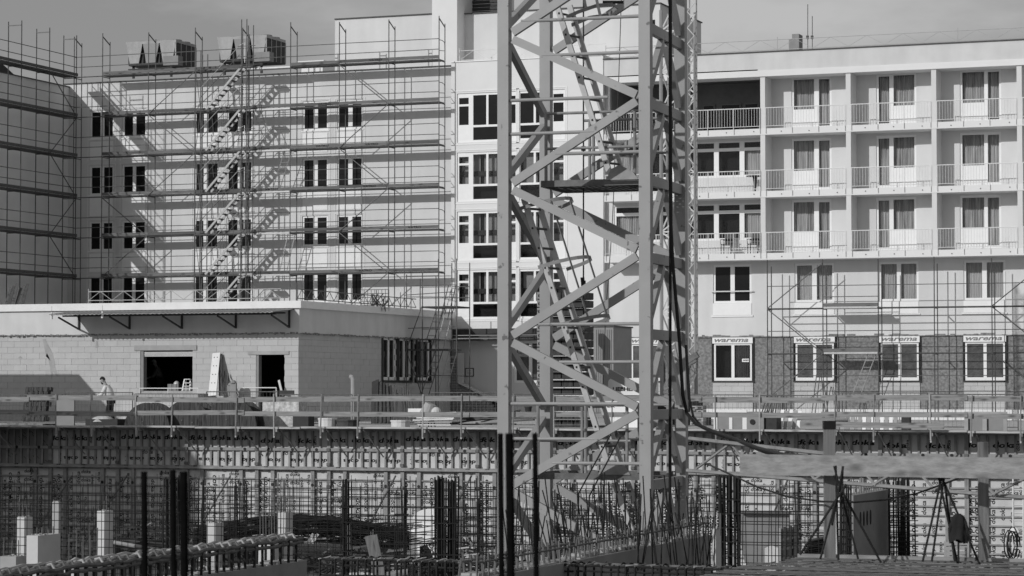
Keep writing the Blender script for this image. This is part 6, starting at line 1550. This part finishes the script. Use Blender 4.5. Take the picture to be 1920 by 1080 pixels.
q = MB(); random.seed(2); x = lx+.1
while x < xr: q.tube((x-.35, 14, zs-.05+random.uniform(-.01, .01)), (x+.0, A.y-(.1 if x > A.x else .6), zs-.05+random.uniform(-.02, .01)), .007, 5); x += .15*random.uniform(.8, 1.2)
q.build('mat_bar', REBAR, sl, kind='stuff'); q = MB(); y = 14
while y < A.y-.1: q.tube((lx if y < A.y-.8 else A.x, y, zs-.03), (xr, y+.05, zs-.03+random.uniform(-.015, .015)), .006, 5); y += .2*random.uniform(.6, 1.3)
q.build('mat_bar', REBARL, sl, kind='stuff')
def tripod(pts, lab, d=22.0, r=.010):
    t = thing('rebar_tripod', lab, 'rebar tripod', C(pts[0][0], pts[0][1], d))
    for (x0, y0, x1, y1) in pts: rod('bar', t, C(x0, y0, d+random.uniform(-.15, .1)), C(x1, y1, d+random.uniform(-.1, .1)), r, REBAR, 6)
    return t
tripod(((1609, 1048, 1564, 874), (1652, 1055, 1563, 892), (1500, 1040, 1587, 908), (1538, 1048, 1570, 930), (1572, 1050, 1567, 873), (1575, 1040, 1580, 875), (1560, 985, 1581, 874)), 'crossed dark bars tied into a tripod beside the left timber post')
tripod(((1730, 1053, 1770, 875), (1747, 1053, 1773, 873), (1795, 1055, 1756, 876), (1836, 1056, 1764, 890), (1790, 1053, 1771, 905), (1797, 1053, 1797, 980)), 'crossed dark bars tied into a tripod with a jacket hanging on it')
# hanging jacket
jk = thing('hanging_jacket', 'dark jacket hanging from the right bar tripod', 'jacket', C(1797, 990, 21.8)); n, m_ = 22, 16; vs = []; fs = []
c0 = C(1797, 963, 21.8)
for j in range(m_+1):
    v = j/m_; z = -v*.235
    w = .018+.052*min(1, (v*2.6))**.7+.006*math.sin(v*9); 
    for i in range(n):
        a = 2*math.pi*i/n; fold = 1+.16*math.sin(a*5+v*3)+.10*math.sin(a*9-v*7)*v; zz_ = z+(.02*math.sin(a*3+1) if j == m_ else 0)
        p = c0+RT*(w*math.cos(a)*fold)+FH*(.035*math.sin(a)*fold*(.4+v))+UPZ*zz_; vs.append(p)
for j in range(m_):
    for i in range(n): fs.append((j*n+i, j*n+(i+1) % n, (j+1)*n+(i+1) % n, (j+1)*n+i))
q = MB(); q.add(vs, fs); q.build('cloth', TROUS, jk, smooth=True)
for s in (-1, 1):
    A = c0+RT*.045*s-UPZ*.06; MB().path([A, A+RT*.03*s-UPZ*.07, A+RT*.025*s-UPZ*.15, A+RT*.018*s-UPZ*.19], .017, 8).build('sleeve', TROUS, jk, smooth=True)
# small debris over the pit floor and bank
random.seed(99); q = MB()
for i in range(260): x = random.uniform(-50, -12); y = random.uniform(76, 78.5); s = random.uniform(.03, .12); q.box((x, y, PITZ), (x+s*2, y+s, PITZ+s))
q.build('pit_rubble', CONC, None); bpy.data.objects['pit_rubble']['kind'] = 'stuff'
print('objects', len(bpy.data.objects))
